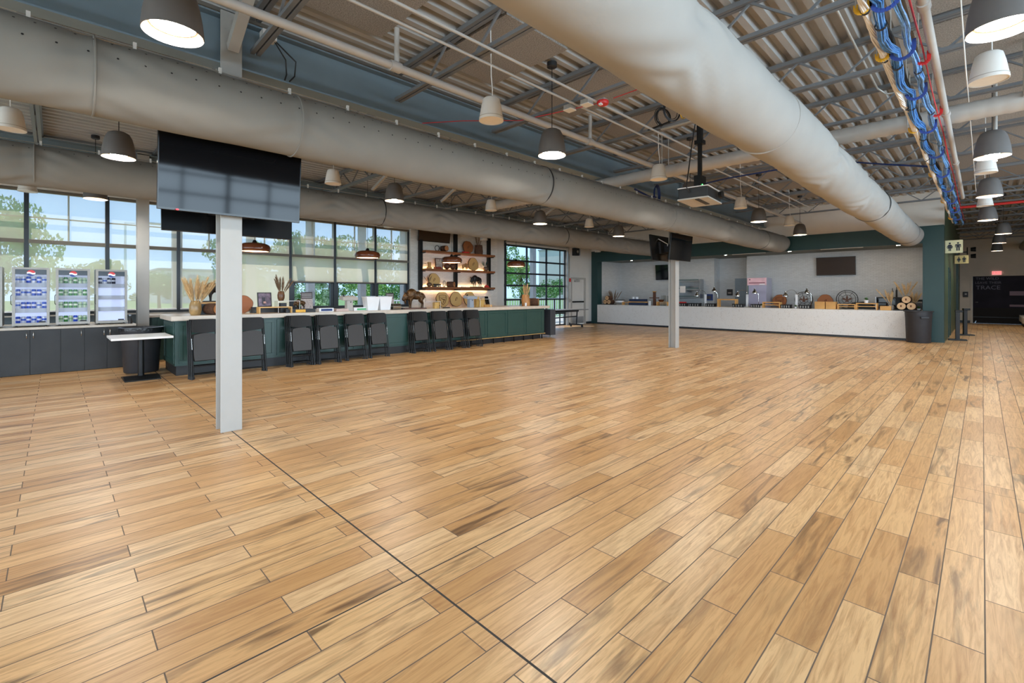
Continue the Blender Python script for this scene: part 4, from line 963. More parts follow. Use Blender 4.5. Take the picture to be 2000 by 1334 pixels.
MB().tube([(0.1, -0.05, 0.36), (0.08, 0.2, 0.2), (0.04, 0.2, 0.05), (0.02, 0.15, -0.02)], 0.008, 6).build('right_cable', black_wire, t, 60)
MB().box(0.02, -0.16, 0.33, 0.14, -0.02, 0.42).build('junction_box', speaker_white, t)
pipe('ceiling_chain', 'thin white chain hanging along the deck left of the right pendants', [(-0.15, 6.2, 4.35), (-0.12, 6.6, 3.75), (-0.13, 9.0, 4.05), (-0.1, 14.5, 3.7)], 0.006, speaker_white, 'chain', 6)

# signs
def sign(label, loc, w, h, face, facing_y=-1):
    t = thing('restroom_sign', label, 'sign', loc)
    MB().box(-w/2, -0.012, -h/2, w/2, 0.012, h/2).build('panel', face, t, bevel=0.003)
    k = h/0.26
    def fig(cx, woman):
        mb = MB(); y0, y1 = -0.014, -0.012
        mb.lathe([(0, 0), (0.017*k, 0), (0.017*k, 0.003), (0, 0.003)], (cx, y1, 0.068*k), 14, RX(PI/2))
        if woman: body = [(-0.016, 0.045), (0.016, 0.045), (0.028, 0.03), (0.05, -0.012), (0.041, -0.017), (0.024, 0.01), (0.04, -0.035), (0.018, -0.035), (0.018, -0.085), (0.003, -0.085), (0.003, -0.035), (-0.003, -0.035), (-0.003, -0.085), (-0.018, -0.085), (-0.018, -0.035), (-0.04, -0.035), (-0.024, 0.01), (-0.041, -0.017), (-0.05, -0.012), (-0.028, 0.03)]
        else: body = [(-0.034, 0.045), (0.034, 0.045), (0.043, 0.036), (0.043, -0.02), (0.032, -0.02), (0.032, 0.022), (0.026, 0.022), (0.026, -0.085), (0.004, -0.085), (0.004, -0.02), (-0.004, -0.02), (-0.004, -0.085), (-0.026, -0.085), (-0.026, 0.022), (-0.032, 0.022), (-0.032, -0.02), (-0.043, -0.02), (-0.043, 0.036)]
        mb.prism([(cx+a*k, b*k) for a, b in body], y0, y1, 'y'); return mb
    fig(-0.06*k, True).build('woman_symbol', ink, t); fig(0.06*k, False).build('man_symbol', ink, t)
    MB().box(-w/2-0.01, -0.02, -h/2+0.02, -w/2, 0.02, h/2-0.02).build('bracket', black_metal, t)
    return t
sign('larger cream restroom sign sticking out from the green corner', (-0.59, 18.9, 2.83), 0.38, 0.38, sign_cream)
sign('smaller yellowish restroom sign farther down the corridor', (-0.545, 24.0, 2.71), 0.37, 0.31, mat('sign_yellow', (206, 190, 134), 0.5))
t = thing('exit_sign', 'lit red EXIT sign above the dark glazed doorway', 'sign', (0.48, 31.98, 2.42))
MB().box(-0.16, -0.03, -0.09, 0.16, 0.02, 0.09).build('housing', exit_white, t); text('lettering', 'EXIT', 0.14, exit_red, t, (0, -0.034, 0.0), (PI/2, 0, 0))
t = thing('card_box', 'small black wall box left of the dark glazed doorway', 'wall box', (-0.58, 31.97, 1.40)); MB().box(-0.09, -0.06, -0.13, 0.09, 0.03, 0.13).build('housing', black_plastic, t, bevel=0.01); MB().box(-0.03, -0.065, -0.02, 0.04, -0.058, 0.05).build('badge', plastic_grey, t)
t = thing('floodlights', 'pair of small dark spotlights high up near the corridor end', 'lamp', (-0.45, 27.5, 3.3))
for zz in (0.0, -0.28): MB().lathe([(0, 0), (0.08, 0), (0.1, 0.16), (0, 0.16)], (0.1, 0, zz), 14, RY(PI/2)).build('spot_head', black_metal, t, 40)
MB().tube([(0, 0, -0.4), (0, 0, 0.1)], 0.02, 6).build('stem', black_metal, t); MB().bar((0, 0, -0.1), (-0.34, 0, -0.1), 0.04).build('wall_arm', black_metal, t)
t = thing('corridor_bench', 'low cream upholstered bench at the right edge of the corridor', 'bench', (1.75, 30, 0))
MB().box(-0.55, -4.5, 0.16, 0.6, 2.2, 0.44).build('seat_block', mat('bench_cream', (206, 198, 186), 0.7, noise=0.05), t, bevel=0.03); MB().box(-0.48, -4.4, 0, 0.55, 2.1, 0.16).build('plinth', black_plastic, t)
def stanchion(label, x, y, rz):
    t = thing('crowd_barrier_post', label, 'barrier post', (x, y, 0), rz, 'black barrier posts by the corridor')
    MB().obox((0, 0, 0.02), (0.42, 0.30, 0.04)).build('base', black_plastic, t, bevel=0.008); MB().obox((0, 0, 0.45), (0.10, 0.10, 0.84)).build('post', black_plastic, t, bevel=0.01)
    MB().obox((0.03, 0, 0.90), (0.18, 0.12, 0.07)).build('head', black_metal, t, bevel=0.01)
stanchion('nearer black barrier post with flat base beside the green corner', -0.54, 19.85, 0.1); stanchion('farther black barrier post behind the first one', -0.42, 22.4, 0.4)
# ================================================================== BLACK CABINETS, COOLERS
XC = -11.85
def cabinet(y0, y1, label, handle_sides):
    t = thing('base_cabinet', label, 'cabinet', (XC, y0, 0), 0, 'black base cabinets')
    w = y1-y0
    MB().box(-0.9, 0, 0.09, -0.02, w, 0.805).build('body', cab_black, t); MB().box(-0.85, 0, 0, -0.06, w, 0.09).build('plinth', cab_black, t)
    n = len(handle_sides)
    for i, s in enumerate(handle_sides):
        a, b = w*i/n+0.003, w*(i+1)/n-0.003
        d = MB().box(-0.02, a, 0.012, 0, b, 0.80).build('door', cab_black, t)
        yy = b-0.04 if s == 'r' else a+0.04
        MB().tube([(0.0, yy, 0.765), (0.025, yy, 0.755), (0.025, yy, 0.66), (0.0, yy, 0.65)], 0.006, 8).build('handle', nickel, d, 60)
cabinet(-2.9, -1.52, 'black base cabinet at the very left edge under the first cooler', 'lr')
cabinet(-1.52, -0.70, 'black base cabinet left of the one under the blue can cooler', 'lr')
cabinet(-0.70, 0.08, 'black base cabinet under the cooler with blue cans', 'rl')
cabinet(0.08, 0.72, 'black base cabinet under the cooler with green cans', 'rr')
cabinet(0.72, 1.14, 'narrow black base cabinet at the right end behind the white table', 'l')
o = tag(MB().box(XC-1.48, -2.95, 0.805, XC+0.02, 1.16, 0.845).build('cabinet_worktop', grey_top, bevel=0.004), 'grey beige worktop running under the drink coolers', 'countertop')

can_mats = {k: mat('can_'+k, c, 0.3, 0.3) for k, c in dict(blue=(40, 80, 190), white=(216, 222, 236), green=(70, 140, 70), pale=(190, 210, 180), lime=(150, 210, 80), pink=(220, 90, 120), dark=(44, 48, 70)).items()}
can_base = MB().lathe([(0, 0), (0.028, 0), (0.0315, 0.006), (0.0315, 0.106), (0.025, 0.118), (0, 0.116)], n=12)
can_me = {k: can_base.mesh('can_'+k, m, 40) for k, m in can_mats.items()}
band = {k: mat('band_'+k, c, 0.4) for k, c in dict(blue=(226, 226, 236), white=(40, 84, 190), green=(216, 226, 206), pale=(120, 160, 110), lime=(240, 246, 220), pink=(240, 220, 226), dark=(200, 206, 220)).items()}
band_me = {k: MB().lathe([(0.032, 0.045), (0.032, 0.078)], n=12).mesh('band', m, 40) for k, m in band.items()}
def can(k, x, y, z, label, group):
    o = bpy.data.objects.new('soda_can', can_me[k]); COL.objects.link(o); o.location = (x, y, z); tag(o, label, 'can', group)
    b = bpy.data.objects.new('label_band', band_me[k]); COL.objects.link(b); b.parent = o
    return o
FZ = [1.635, 1.405, 1.175, 0.915]
FN = ['top', 'second', 'third', 'bottom']
globe_r = mat('globe_red', (206, 54, 56), 0.4, emit=(206, 54, 56), estr=0.25); globe_w = mat('globe_white', (236, 236, 240), 0.4, emit=(236, 236, 240), estr=0.3); globe_b = mat('globe_blue', (32, 62, 130), 0.4, emit=(32, 62, 130), estr=0.3)
def cooler(yc, label, who, rows):
    t = thing('drink_cooler', label, 'cooler', (-12.0, yc, 0.845), 0, 'glass door drink coolers')
    w, H, D = 0.47, 1.07, 0.50; a = w/2
    MB().box(-D, -a+0.02, 0.06, -D+0.02, a-0.02, H-0.03).box(-D, -a, 0.03, -0.05, -a+0.02, H).box(-D, a-0.02, 0.03, -0.05, a, H).box(-D, -a+0.02, H-0.03, -0.05, a-0.02, H).box(-D, -a+0.02, 0.03, -0.05, a-0.02, 0.06).build('cabinet', fridge_grey, t)
    MB().box(-D+0.02, -a+0.02, 0.06, -D+0.025, a-0.02, H-0.03).box(-D+0.02, -a+0.02, 0.06, -0.06, -a+0.025, H-0.03).box(-D+0.02, a-0.025, 0.06, -0.06, a-0.02, H-0.03).box(-D+0.02, -a+0.02, 0.06, -0.06, a-0.02, 0.063).build('lit_lining', fridge_inside, t)
    d = MB().box(-0.05, -a, 0.03, 0, -a+0.038, H).box(-0.05, a-0.038, 0.03, 0, a, H).box(-0.05, -a+0.038, H-0.035, 0, a-0.038, H).box(-0.05, -a+0.038, 0.03, 0, a-0.038, 0.075).build('door', fridge_grey, t)
    MB().box(-0.022, -a+0.038, 0.075, -0.018, a-0.038, H-0.035).build('glass', glass_clear, d)
    h = MB().box(-0.03, -a+0.038, H-0.125, -0.012, a-0.038, H-0.035).build('header', header_dark, d)
    c = (-0.010, 0.0, H-0.100); q = 0.055
    def seg(lo, hi, m, nm):
        pts = []
        for k in range(13):
            y = -q*0.98+2*q*0.98*k/12; wv = 0.010*math.sin(PI*k/6)
            pts.append((y, wv))
        ins = lambda y: math.sqrt(max(0, q*q-y*y))
        up = [(y, min(max(hi+wv, -ins(y)), ins(y))) for y, wv in pts]; dn = [(y, min(max(lo+wv, -ins(y)), ins(y))) for y, wv in pts]
        MB().prism([(y+c[1], z+c[2]) for y, z in up]+[(y+c[1], z+c[2]) for y, z in dn[::-1]], c[0]-0.002, c[0]+0.002, 'x').build(nm, m, h)
    seg(0.014, 0.1, globe_r, 'emblem_red'); seg(-0.016, 0.012, globe_w, 'emblem_white'); seg(-0.1, -0.018, globe_b, 'emblem_blue')
    MB().box(-0.012, a-0.14, 0.075, 0.0, a-0.05, 0.10).build('door_badge', black_plastic, d)
    MB().tube([(0.0, -a-0.0, 0.40), (0.02, -a-0.012, 0.42), (0.02, -a-0.012, 0.56), (0.0, -a, 0.58)], 0.006, 6).build('handle', black_plastic, d)
    for z in FZ[:3]:
        MB().box(-D+0.03, -a+0.03, z-0.845-0.012, -0.07, a-0.03, z-0.845).build('shelf', plastic_white, t)
        MB().box(-0.07, -a+0.03, z-0.845-0.075, -0.066, a-0.03, z-0.845+0.004).build('shelf_front', mat_shelf, t)
    for yy in (-a+0.05, a-0.05): MB().lathe([(0, 0), (0.015, 0), (0.015, 0.03), (0, 0.03)], (-0.06, yy, 0), 10).build('foot', black_plastic, t)
    for r, row in enumerate(rows):
        for i, k in enumerate(row):
            if k == '-': continue
            cn, key = {'b': ('blue', 'blue'), 'w': ('white and blue', 'white'), 'g': ('green', 'green'), 'p': ('pale green', 'pale'), 'l': ('lime green', 'lime'), 'k': ('pink', 'pink'), 'd': ('dark', 'dark')}[k]
            can(key, -12.108, yc-0.165+i*0.066, FZ[r]+(0.002 if r < 3 else 0), '%s drink can in the %s row of the %s' % (cn, FN[r], who), '%s cans in the %s row of the %s' % (cn, FN[r], who))
mat_shelf = mat('shelf_front', (176, 184, 200), 0.5)
cooler(-0.885, 'glass door drink cooler cut off by the left edge of the picture', 'cooler at the left edge', ['---lll', '---lpl', '---kkk', '------'])
cooler(-0.30, 'glass door drink cooler full of blue cans', 'cooler full of blue cans', ['wwbwbw', 'bwwbbw', 'wbbbwb', 'bwbwbw'])
cooler(0.25, 'glass door drink cooler full of green cans', 'cooler full of green cans', ['pgpgpp', 'gpggpg', 'pgggpp', 'pgpbpp'])
cooler(0.80, 'nearly empty glass door drink cooler beside the window column', 'nearly empty cooler', ['dwdd--', '------', '------', '------'])
t = thing('soap_bottle', 'small black bottle on the worktop end beside the window column', 'bottle', (-12.0, 1.08, 0.845)); MB().lathe([(0, 0), (0.035, 0), (0.035, 0.09), (0.012, 0.12), (0.012, 0.15), (0, 0.15)], n=14).build('bottle_body', black_plastic, t, 40); MB().ell((0, 0, 0.165), (0.022, 0.022, 0.02)).build('cap', plastic_blue_grey, t)

# trash bins
def bin_(label, x, y, h, r0, r1, mt, bag):
    t = thing('trash_bin', label, 'trash bin', (x, y, 0))
    MB().lathe([(0, 0), (r0, 0), (r0+0.01, 0.02), (r1-0.015, h*0.80), (r1-0.012, h*0.81), (r1-0.005, h*0.97), (r1+0.02, h*0.975), (r1+0.022, h), (r1-0.012, h), (r1-0.03, h*0.95), (r0-0.01, 0.03), (0, 0.03)], n=40).build('bin_body', mt, t, 40)
    for s in (0, 1):
        a = math.radians(-60)+PI*s
        MB().obox(((r1-0.0)*math.cos(a), (r1-0.0)*math.sin(a), h*0.80), (0.05, 0.20, 0.06), RZ(a)).build('grip', mt, t, bevel=0.012)
    if bag: MB().lathe([(r1+0.026, h*0.93), (r1+0.028, h+0.004), (r1-0.01, h+0.008), (r1-0.05, h*0.8), (r0*0.7, h*0.35), (0, h*0.33)], n=40).build('bin_liner', bag_black, t, 40)
bin_('black round trash bin behind the small white table at the bar end', -10.98, 1.15, 0.82, 0.25, 0.31, bin_black, True)
bin_('black round trash bin at the right end of the white serving counter', -1.33, 18.20, 0.93, 0.27, 0.32, bin_black, False)

# small white table
t = thing('pedestal_table', 'small white rectangular table on a black pedestal beside the bar end', 'table', (-10.08, 1.05, 0))
MB().box(-0.38, -0.42, 0.70, 0.50, 0.38, 0.735).build('tabletop', table_white, t, bevel=0.003)
MB().lathe([(0.045, 0.03), (0.042, 0.68)], (0, 0, 0), 20).build('pedestal', black_metal, t, 60); MB().box(-0.20, -0.06, 0.67, 0.20, 0.06, 0.70).build('top_bracket', black_metal, t)
MB().prism([(-0.30, 0), (0.30, 0), (0.30, 0.018), (0.07, 0.05), (-0.07, 0.05), (-0.30, 0.018)], -0.24, 0.24, 'y').build('base', black_metal, t, bevel=0.004)

# ================================================================== BAR ISLAND
YI0, YI1 = 1.50, 11.25; XI0, XI1 = -9.93, -11.05
isl = thing('bar_counter', 'long dark green panelled bar with folded chairs leaning on it', 'bar counter', (XI0, YI0, 0))
mb = MB().box(0, 0, 0.17, XI1-XI0, YI1-YI0, 0.965); mb.build('body', island_green, isl)
MB().box(-0.02, 0.02, 0, XI1-XI0+0.02, 6.2, 0.17).box(-0.12, 6.2, 0, XI1-XI0+0.1, YI1-YI0-0.05, 0.17).build('plinth', black_plastic, isl)
MB().box(0.0, 6.2, 0.155, -0.1, YI1-YI0+0.06, 0.175).build('bottom_ledge', wood_bamboo, isl)
for i in range(9): 
    y = 6.3+i*0.42; MB().box(-0.02, y, 0, -0.05, y+0.03, 0.155).build('leg', black_metal, isl)
def panel(x0, y0, y1, z0, z1, face):
    mb = MB(); w = 0.055; d = 0.016
    def B(a, b, c, e, dd):
        if face == 'x': mb.box(x0, a, c, x0+dd, b, e)
        else: mb.box(a, x0-dd, c, b, x0, e)
    B(y0, y1, z1-w, z1, d); B(y0, y1, z0, z0+w, d); B(y0, y0+w, z0+w, z1-w, d); B(y1-w, y1, z0+w, z1-w, d)
    B(y0+w, y1-w, z0+w, z1-w, 0.004)
    return mb
yy = 0.06
for i in range(12):
    panel(0, yy, yy+0.76, 0.21, 0.93, 'x').build('front_panel', island_green, isl, bevel=0.003); yy += 0.805
panel(0, -1.06, -0.06, 0.21, 0.93, 'y').build('end_panel', island_green, isl, bevel=0.003)
tag(MB().box(XI0+0.05, YI0-0.06, 0.965, XI1-0.05, YI1+0.22, 1.05).build('bar_worktop', stone_top, bevel=0.006), 'long pale stone worktop on the green bar', 'countertop')
t = thing('dark_end_panel', 'upright dark slab on casters against the far end of the green bar', 'folded table', (-10.35, 11.62, 0))
MB().box(-0.55, -0.05, 0.08, 0.42, 0.20, 0.92).build('slab', mat('slab_dark', (58, 60, 66), 0.5, noise=0.05), t, bevel=0.01)
for yy in (-0.4, 0.3): MB().lathe([(0, -0.02), (0.045, -0.02), (0.045, 0.02), (0, 0.02)], (yy, 0.07, 0.045), 14, RX(PI/2)).build('caster', plastic_grey, t, 40)
# back counter along the windows
bc = thing('back_counter', 'low green back counter along the windows behind the bar', 'counter', (-12.62, 1.50, 0))
MB().box(-0.66, 0, 0, 0, 10.6, 0.93).build('body', island_green, bc)
for i in range(5): panel(0, 0.1+i*0.85, 0.85+i*0.85, 0.15, 0.88, 'x').build('front_panel', island_green, bc)
tag(MB().box(-13.285, 1.44, 0.93, -12.55, 12.15, 0.978).build('back_counter_worktop', stone_top, bevel=0.005), 'pale stone top of the low counter along the windows', 'countertop')
# mobile folding table near the garage door
t = thing('folding_table', 'long grey rolling folding table in front of the garage door', 'table', (-12.35, 15.0, 0))
MB().box(-0.38, -1.55, 0.745, 0.38, 1.45, 0.775).build('tabletop', plastic_grey, t, bevel=0.004); MB().box(-0.385, -1.56, 0.742, 0.385, 1.46, 0.760).build('edge_band', black_plastic, t)
for y in (-1.1, 1.1):
    MB().tube([(0, y, 0.12), (0, y+0.05, 0.72)], 0.03, 10).build('leg', black_metal, t, 60)
    f = MB().bar((-0.32, y, 0.11), (0.32, y, 0.11), 0.05, 0.05).build('foot', black_metal, t)
    for x in (-0.3, 0.3): MB().lathe([(0, -0.018), (0.045, -0.018), (0.045, 0.018), (0, 0.018)], (x, y, 0.045), 14, RX(PI/2)).build('caster', black_plastic, f, 40)
MB().bar((0, -1.1, 0.42), (0, 1.1, 0.46), 0.08, 0.04).build('lower_beam', black_metal, t); MB().box(-0.05, -1.2, 0.66, 0.05, 1.2, 0.73).build('frame_beam', black_metal, t)

# ================================================================== FOLDED CHAIRS
def make_chair():
    """folded flat; leans: feet at the origin, top toward -x; width along y"""
    t = thing('folding_chair', 'x', 'chair')
    W = 0.225; H = 1.0; lean = -0.16
    def P(s, h, out=0.0): return (lean*h/H+out, s, h)
    for s in (-1, 1):
        l = MB().tube([P(s*W, 0.02), P(s*W*0.96, 0.5), P(s*W*0.93, 0.95), P(s*(W*0.88), 0.985)], 0.0125, 8).build('front_leg', black_metal, t, 60)
        MB().lathe([(0, 0), (0.017, 0), (0.016, 0.05), (0, 0.05)], P(s*W, 0.0), 8).build('foot_cap', black_plastic, l)
        l = MB().tube([P(s*(W-0.035), 0.02, -0.035), P(s*(W-0.035), 0.55, -0.03), P(s*(W-0.04), 0.66, -0.02)], 0.011, 8).build('rear_leg', black_metal, t, 60)
        MB().lathe([(0, 0), (0.015, 0), (0.014, 0.045), (0, 0.045)], P(s*(W-0.035), 0.0, -0.035), 8).build('foot_cap', black_plastic, l)
        MB().bar(P(s*(W-0.018), 0.50, 0.012), P(s*(W-0.018), 0.68, 0.012), 0.006, 0.018).build('hinge', nickel, t)
    MB().tube([P(-W, 0.215), P(W, 0.215)], 0.010, 8).build('stretcher', black_metal, t, 60)
    MB().tube([P(-W+0.035, 0.075, -0.035), P(W-0.035, 0.075, -0.035)], 0.010, 8).build('stretcher', black_metal, t, 60)
    def slab(h0, h1, w0, w1, out, th, name, m, curve=0.0):
        mb = MB(); n = 8; nv = 5
        for side in (0, 1):
            for j in range(nv+1):
                h = h0+(h1-h0)*j/nv; w = w0+(w1-w0)*j/nv
                if j == 0 or j == nv: w -= 0.012
                for i in range(n+1):
                    u = -1+2*i/n; o = out-th*side-curve*(1-u*u)
                    hh = h + (0.03*(1-u*u) if (name == 'seat' and j == nv) else 0) - (0.02*(1-u*u) if (name == 'backrest' and j == 0) else 0)
                    p = P(u*w, hh, o); mb.v.append(p)
        K = (n+1)*(nv+1)
        for j in range(nv):
            for i in range(n):
                a = j*(n+1)+i; mb.f.append((a, a+1, a+n+2, a+n+1)); mb.f.append((K+a, K+a+n+1, K+a+n+2, K+a+1))
        for i in range(n):
            mb.f.append((i, K+i, K+i+1, i+1)); a = nv*(n+1)+i; mb.f.append((a, a+1, K+a+1, K+a))
        for j in range(nv):
            a = j*(n+1); mb.f.append((a, a+n+1, K+a+n+1, K+a)); a += n; mb.f.append((a, K+a, K+a+n+1, a+n+1))
        return mb.build(name, m, t, 50)
    slab(0.79, 1.0, W*0.93, W*0.86, 0.018, 0.02, 'backrest', chair_plastic, 0.012)
    slab(0.31, 0.735, W*0.82, W*0.80, 0.014, 0.026, 'seat', perforated, 0.0)
    MB().tube([P(-W*0.8, 0.31, 0.0), P(W*0.8, 0.31, 0.0)], 0.013, 8).build('seat_edge', chair_plastic, t, 60)
    return t
C0 = make_chair()
STK = [(1.86, -9.30, 3, 0.10, 'first stack from the near bar end'), (2.60, -9.40, 2, 0.0, 'second stack from the near bar end'),
       (3.53, -9.50, 4, 0.0, 'third stack from the near bar end'), (4.07, -9.48, 3, 0.0, 'fourth stack from the near bar end'),
       (4.70, -9.55, 2, 0.0, 'fifth stack from the near bar end'), (5.26, -9.58, 2, 0.0, 'sixth stack from the near bar end'),
       (6.41, -9.60, 4, 0.0, 'seventh stack from the near bar end'), (6.98, -9.57, 2, 0.0, 'eighth stack from the near bar end'),
       (7.53, -9.60, 2, 0.0, 'ninth stack from the near bar end'), (8.10, -9.60, 3, 0.0, 'tenth stack from the near bar end')]
first = True
for (y, x, n, rz, who) in STK:
    for i in range(n):
        pos = (x-0.056*i, y-0.012*i, 0); 
        w = 'front one' if i == 0 else ('%s one' % ORD[i] if i < n-1 else 'rearmost one')
        lab = 'black folded chair, %s of the %s' % (w, who)
        if first: C0.location = pos; C0.rotation_euler = (0,0,rz); C0['label'] = lab; C0['group'] = 'folded chairs leaning on the bar'; first = False
        else: dup(C0, pos, rz, lab, 'folded chairs leaning on the bar')

# ================================================================== DECOR BUILDERS
BIS = {}
def bison_mesh(vox=0.018):
    mb = MB()
    mb.ell((0.14, 0, 0.60), (0.25, 0.165, 0.25), RY(0.25)); mb.ell((-0.10, 0, 0.545), (0.30, 0.145, 0.19)); mb.ell((-0.30, 0, 0.50), (0.17, 0.135, 0.18))
    mb.ell((0.40, 0, 0.47), (0.15, 0.10, 0.14), RY(0.6)); mb.ell((0.50, 0, 0.38), (0.075, 0.065, 0.085), RY(0.7)); mb.ell((0.36, 0, 0.60), (0.13, 0.12, 0.10))
    mb.tube([(0.44, 0, 0.36), (0.42, 0, 0.24), (0.40, 0, 0.16)], [0.06, 0.045, 0.01], 8)
    mb.ell((0.20, 0, 0.40), (0.13, 0.12, 0.14))
    for s in (-1, 1):
        mb.tube([(0.20, s*0.085, 0.42), (0.21, s*0.09, 0.25), (0.205, s*0.09, 0.13), (0.20, s*0.09, 0.03), (0.215, s*0.09, 0.0)], [0.085, 0.055, 0.034, 0.030, 0.036], 8)
        mb.tube([(-0.30, s*0.085, 0.46), (-0.27, s*0.095, 0.30), (-0.36, s*0.095, 0.19), (-0.345, s*0.095, 0.03), (-0.33, s*0.095, 0.0)], [0.12, 0.075, 0.036, 0.030, 0.036], 8)
    mb.tube([(-0.45, 0, 0.56), (-0.50, 0, 0.45), (-0.50, 0.01, 0.32), (-0.49, 0.01, 0.25)], [0.022, 0.016, 0.014, 0.022], 8)
    me = mb.mesh('bison_raw', black_cast)
    o = bpy.data.objects.new('tmp', me); COL.objects.link(o)
    r = o.modifiers.new('r', 'REMESH'); r.mode = 'VOXEL'; r.voxel_size = vox; r.use_smooth_shade = True
    s = o.modifiers.new('s', 'SMOOTH'); s.iterations = 3
    out = bpy.data.meshes.new_from_object(o.evaluated_get(bpy.context.evaluated_depsgraph_get()))
    bpy.data.objects.remove(o, do_unlink=True); return out
BM = bison_mesh()
BH = MB()
for s in (-1, 1): BH.tube([(0.38, s*0.10, 0.60), (0.39, s*0.17, 0.62), (0.41, s*0.19, 0.70), (0.42, s*0.165, 0.75)], [0.03, 0.026, 0.018, 0.005], 8)
BT = MB()
for s in (-1, 1): BT.ell((0.48, s*0.085, 0.475), (0.014, 0.012, 0.014), None, 8, 5)
def bison(name, label, loc, rz, L, m, base=None, bm_=None):
    t = thing(name, label, 'statue', loc, rz); zb = 0.03*L/0.6 if base else 0
    def ob(nm, me, mm):
        me = me.copy(); me.materials.clear(); me.materials.append(mm); me.transform(Matrix.Translation((0, 0, zb)) @ Matrix.Scale(L, 4))
        o = bpy.data.objects.new(nm, me); COL.objects.link(o); o.parent = t
    ob('bison_body', BM, m); ob('horns', BH.mesh('h', m, 60), m); ob('eyes', BT.mesh('e', black_metal, 60), black_metal)
    if base: MB().box(-0.50*L, -0.17*L, 0, 0.50*L, 0.17*L, zb).build('base', bm_ or m, t, bevel=0.004)
    return t
def plume(mb, p0, p1, w, R, n=240, bend=0.1):
    p0 = Vector(p0); p1 = Vector(p1); d = p1-p0; L = d.length; side = Vector((R.uniform(-1, 1), R.uniform(-1, 1), 0))*bend*L
    C = lambda u: p0+d*u+side*(u*u)-Vector((0, 0, 0.06*L*u*u))
    mb.tube([C(u) for u in (0, 0.3, 0.6, 1.0)], [0.003, 0.0025, 0.002, 0.001], 4)
    for i in range(n):
        u = 0.32+0.68*i/n; c = C(u); f = math.sin(PI*min(1, (u-0.28)/0.75))**0.7
        a = R.uniform(0, 2*PI); r = Vector((math.cos(a), math.sin(a), 0.3)).normalized()
        e = c+(r*w*f+d.normalized()*w*1.3)*R.uniform(0.7, 1.2); q = d.normalized().cross(r)*0.004
        mb.add([tuple(c-q), tuple(c+q), tuple(e)], [(0, 1, 2)])
def pampas(name, label, loc, n, L, spread, w, m, seed, lean=(0, 0)):
    R = random.Random(seed); t = thing(name, label, 'dried grass', loc)
    for i in range(n):
        a = 2*PI*i/n+R.uniform(-0.3, 0.3); s = spread*R.uniform(0.35, 1.0); l = L*R.uniform(0.75, 1.05)
        mb = MB(); plume(mb, (0, 0, 0), (s*math.cos(a)+lean[0], s*math.sin(a)+lean[1], l), w, R); mb.build('plume', m, t, fix=False)
    return t
def vase(name, label, loc, prof, m, cat='vase'):
    t = thing(name, label, cat, loc); MB().lathe(prof, n=28).build('vase_body', m, t, 50); return t
def slice_disc(name, label, loc, r, th=0.035, face=slice_light, rz=0.0, tilt=0.12, mark=None, cat='wood slice', axis='x'):
    """round wood slice standing on edge, facing +x before rz"""
    t = thing(name, label, cat, loc, rz); M = RY(-tilt); c = M @ Vector((0, 0, r))
    R = random.Random(sum(map(ord, label)) % 999); n = 36; mb = MB(); ph = R.uniform(0, 6)
    ring = [(r*(1+0.03*math.sin(3*a+ph)+0.02*math.sin(7*a))) for a in [2*PI*k/n for k in range(n)]]
    def loop(x, k): return [(x, q*k*math.cos(2*PI*i/n), q*k*math.sin(2*PI*i/n)) for i, q in enumerate(ring)]
    mb.v = loop(0, 0.97)+loop(-th, 0.97); mb.f = [tuple(range(n)), tuple(range(2*n-1, n-1, -1))]
    o = mb.build('face', face, t); o.location = c; o.rotation_euler = (0, -tilt, 0)
    mb = MB(); mb.v = loop(0.001, 0.965)+loop(0.001, 1.0)+loop(-th, 1.0)+loop(-th, 0.965)
    for i in range(n):
        j = (i+1) % n
        for a in range(3): mb.f.append((a*n+i, a*n+j, (a+1)*n+j, (a+1)*n+i))
    o = mb.build('bark_edge', bark, t); o.location = c; o.rotation_euler = (0, -tilt, 0)
    if mark:
        mb = mark(r); q = mb.build('burnt_emblem', burn, t); q.location = c+Vector((0.003, 0, 0)); q.rotation_euler = (0, -tilt, 0)
    return t
def swirl(r):
    mb = MB(); 
    pts = [(0.0, 0.18*r*math.cos(a)*(1-a/9), 0.20*r*math.sin(a)*(1-a/9)) for a in [k*0.5 for k in range(12)]]
    mb.tube(pts, [0.03*r]*len(pts), 5); mb.tube([(0, 0.1*r, 0.1*r), (0, 0.2*r, 0.25*r), (0, 0.05*r, 0.3*r)], 0.03*r, 5); mb.tube([(0, -0.1*r, -0.1*r), (0, -0.2*r, -0.2*r)], 0.03*r, 5); return mb
def shield(r):
    mb = MB(); s = r*0.55
    out = [(-s, s*0.9), (0, s*1.05), (s, s*0.9), (s*0.92, 0), (s*0.6, -s*0.75), (0, -s*1.25), (-s*0.6, -s*0.75), (-s*0.92, 0)]
    for a, b in zip(out, out[1:]+out[:1]): mb.bar((0, a[0], a[1]), (0, b[0], b[1]), 0.012, 0.022, (1, 0, 0))
    mb.bar((0, -s*0.9, s*0.5), (0, s*0.9, s*0.5), 0.008, 0.02, (1, 0, 0)); mb.bar((0, -s*0.5, s*0.2), (0, s*0.5, -s*0.2), 0.008, 0.08, (1, 0, 0)); mb.bar((0, s*0.4, s*0.1), (0, 0, -s*0.8), 0.008, 0.05, (1, 0, 0)); return mb
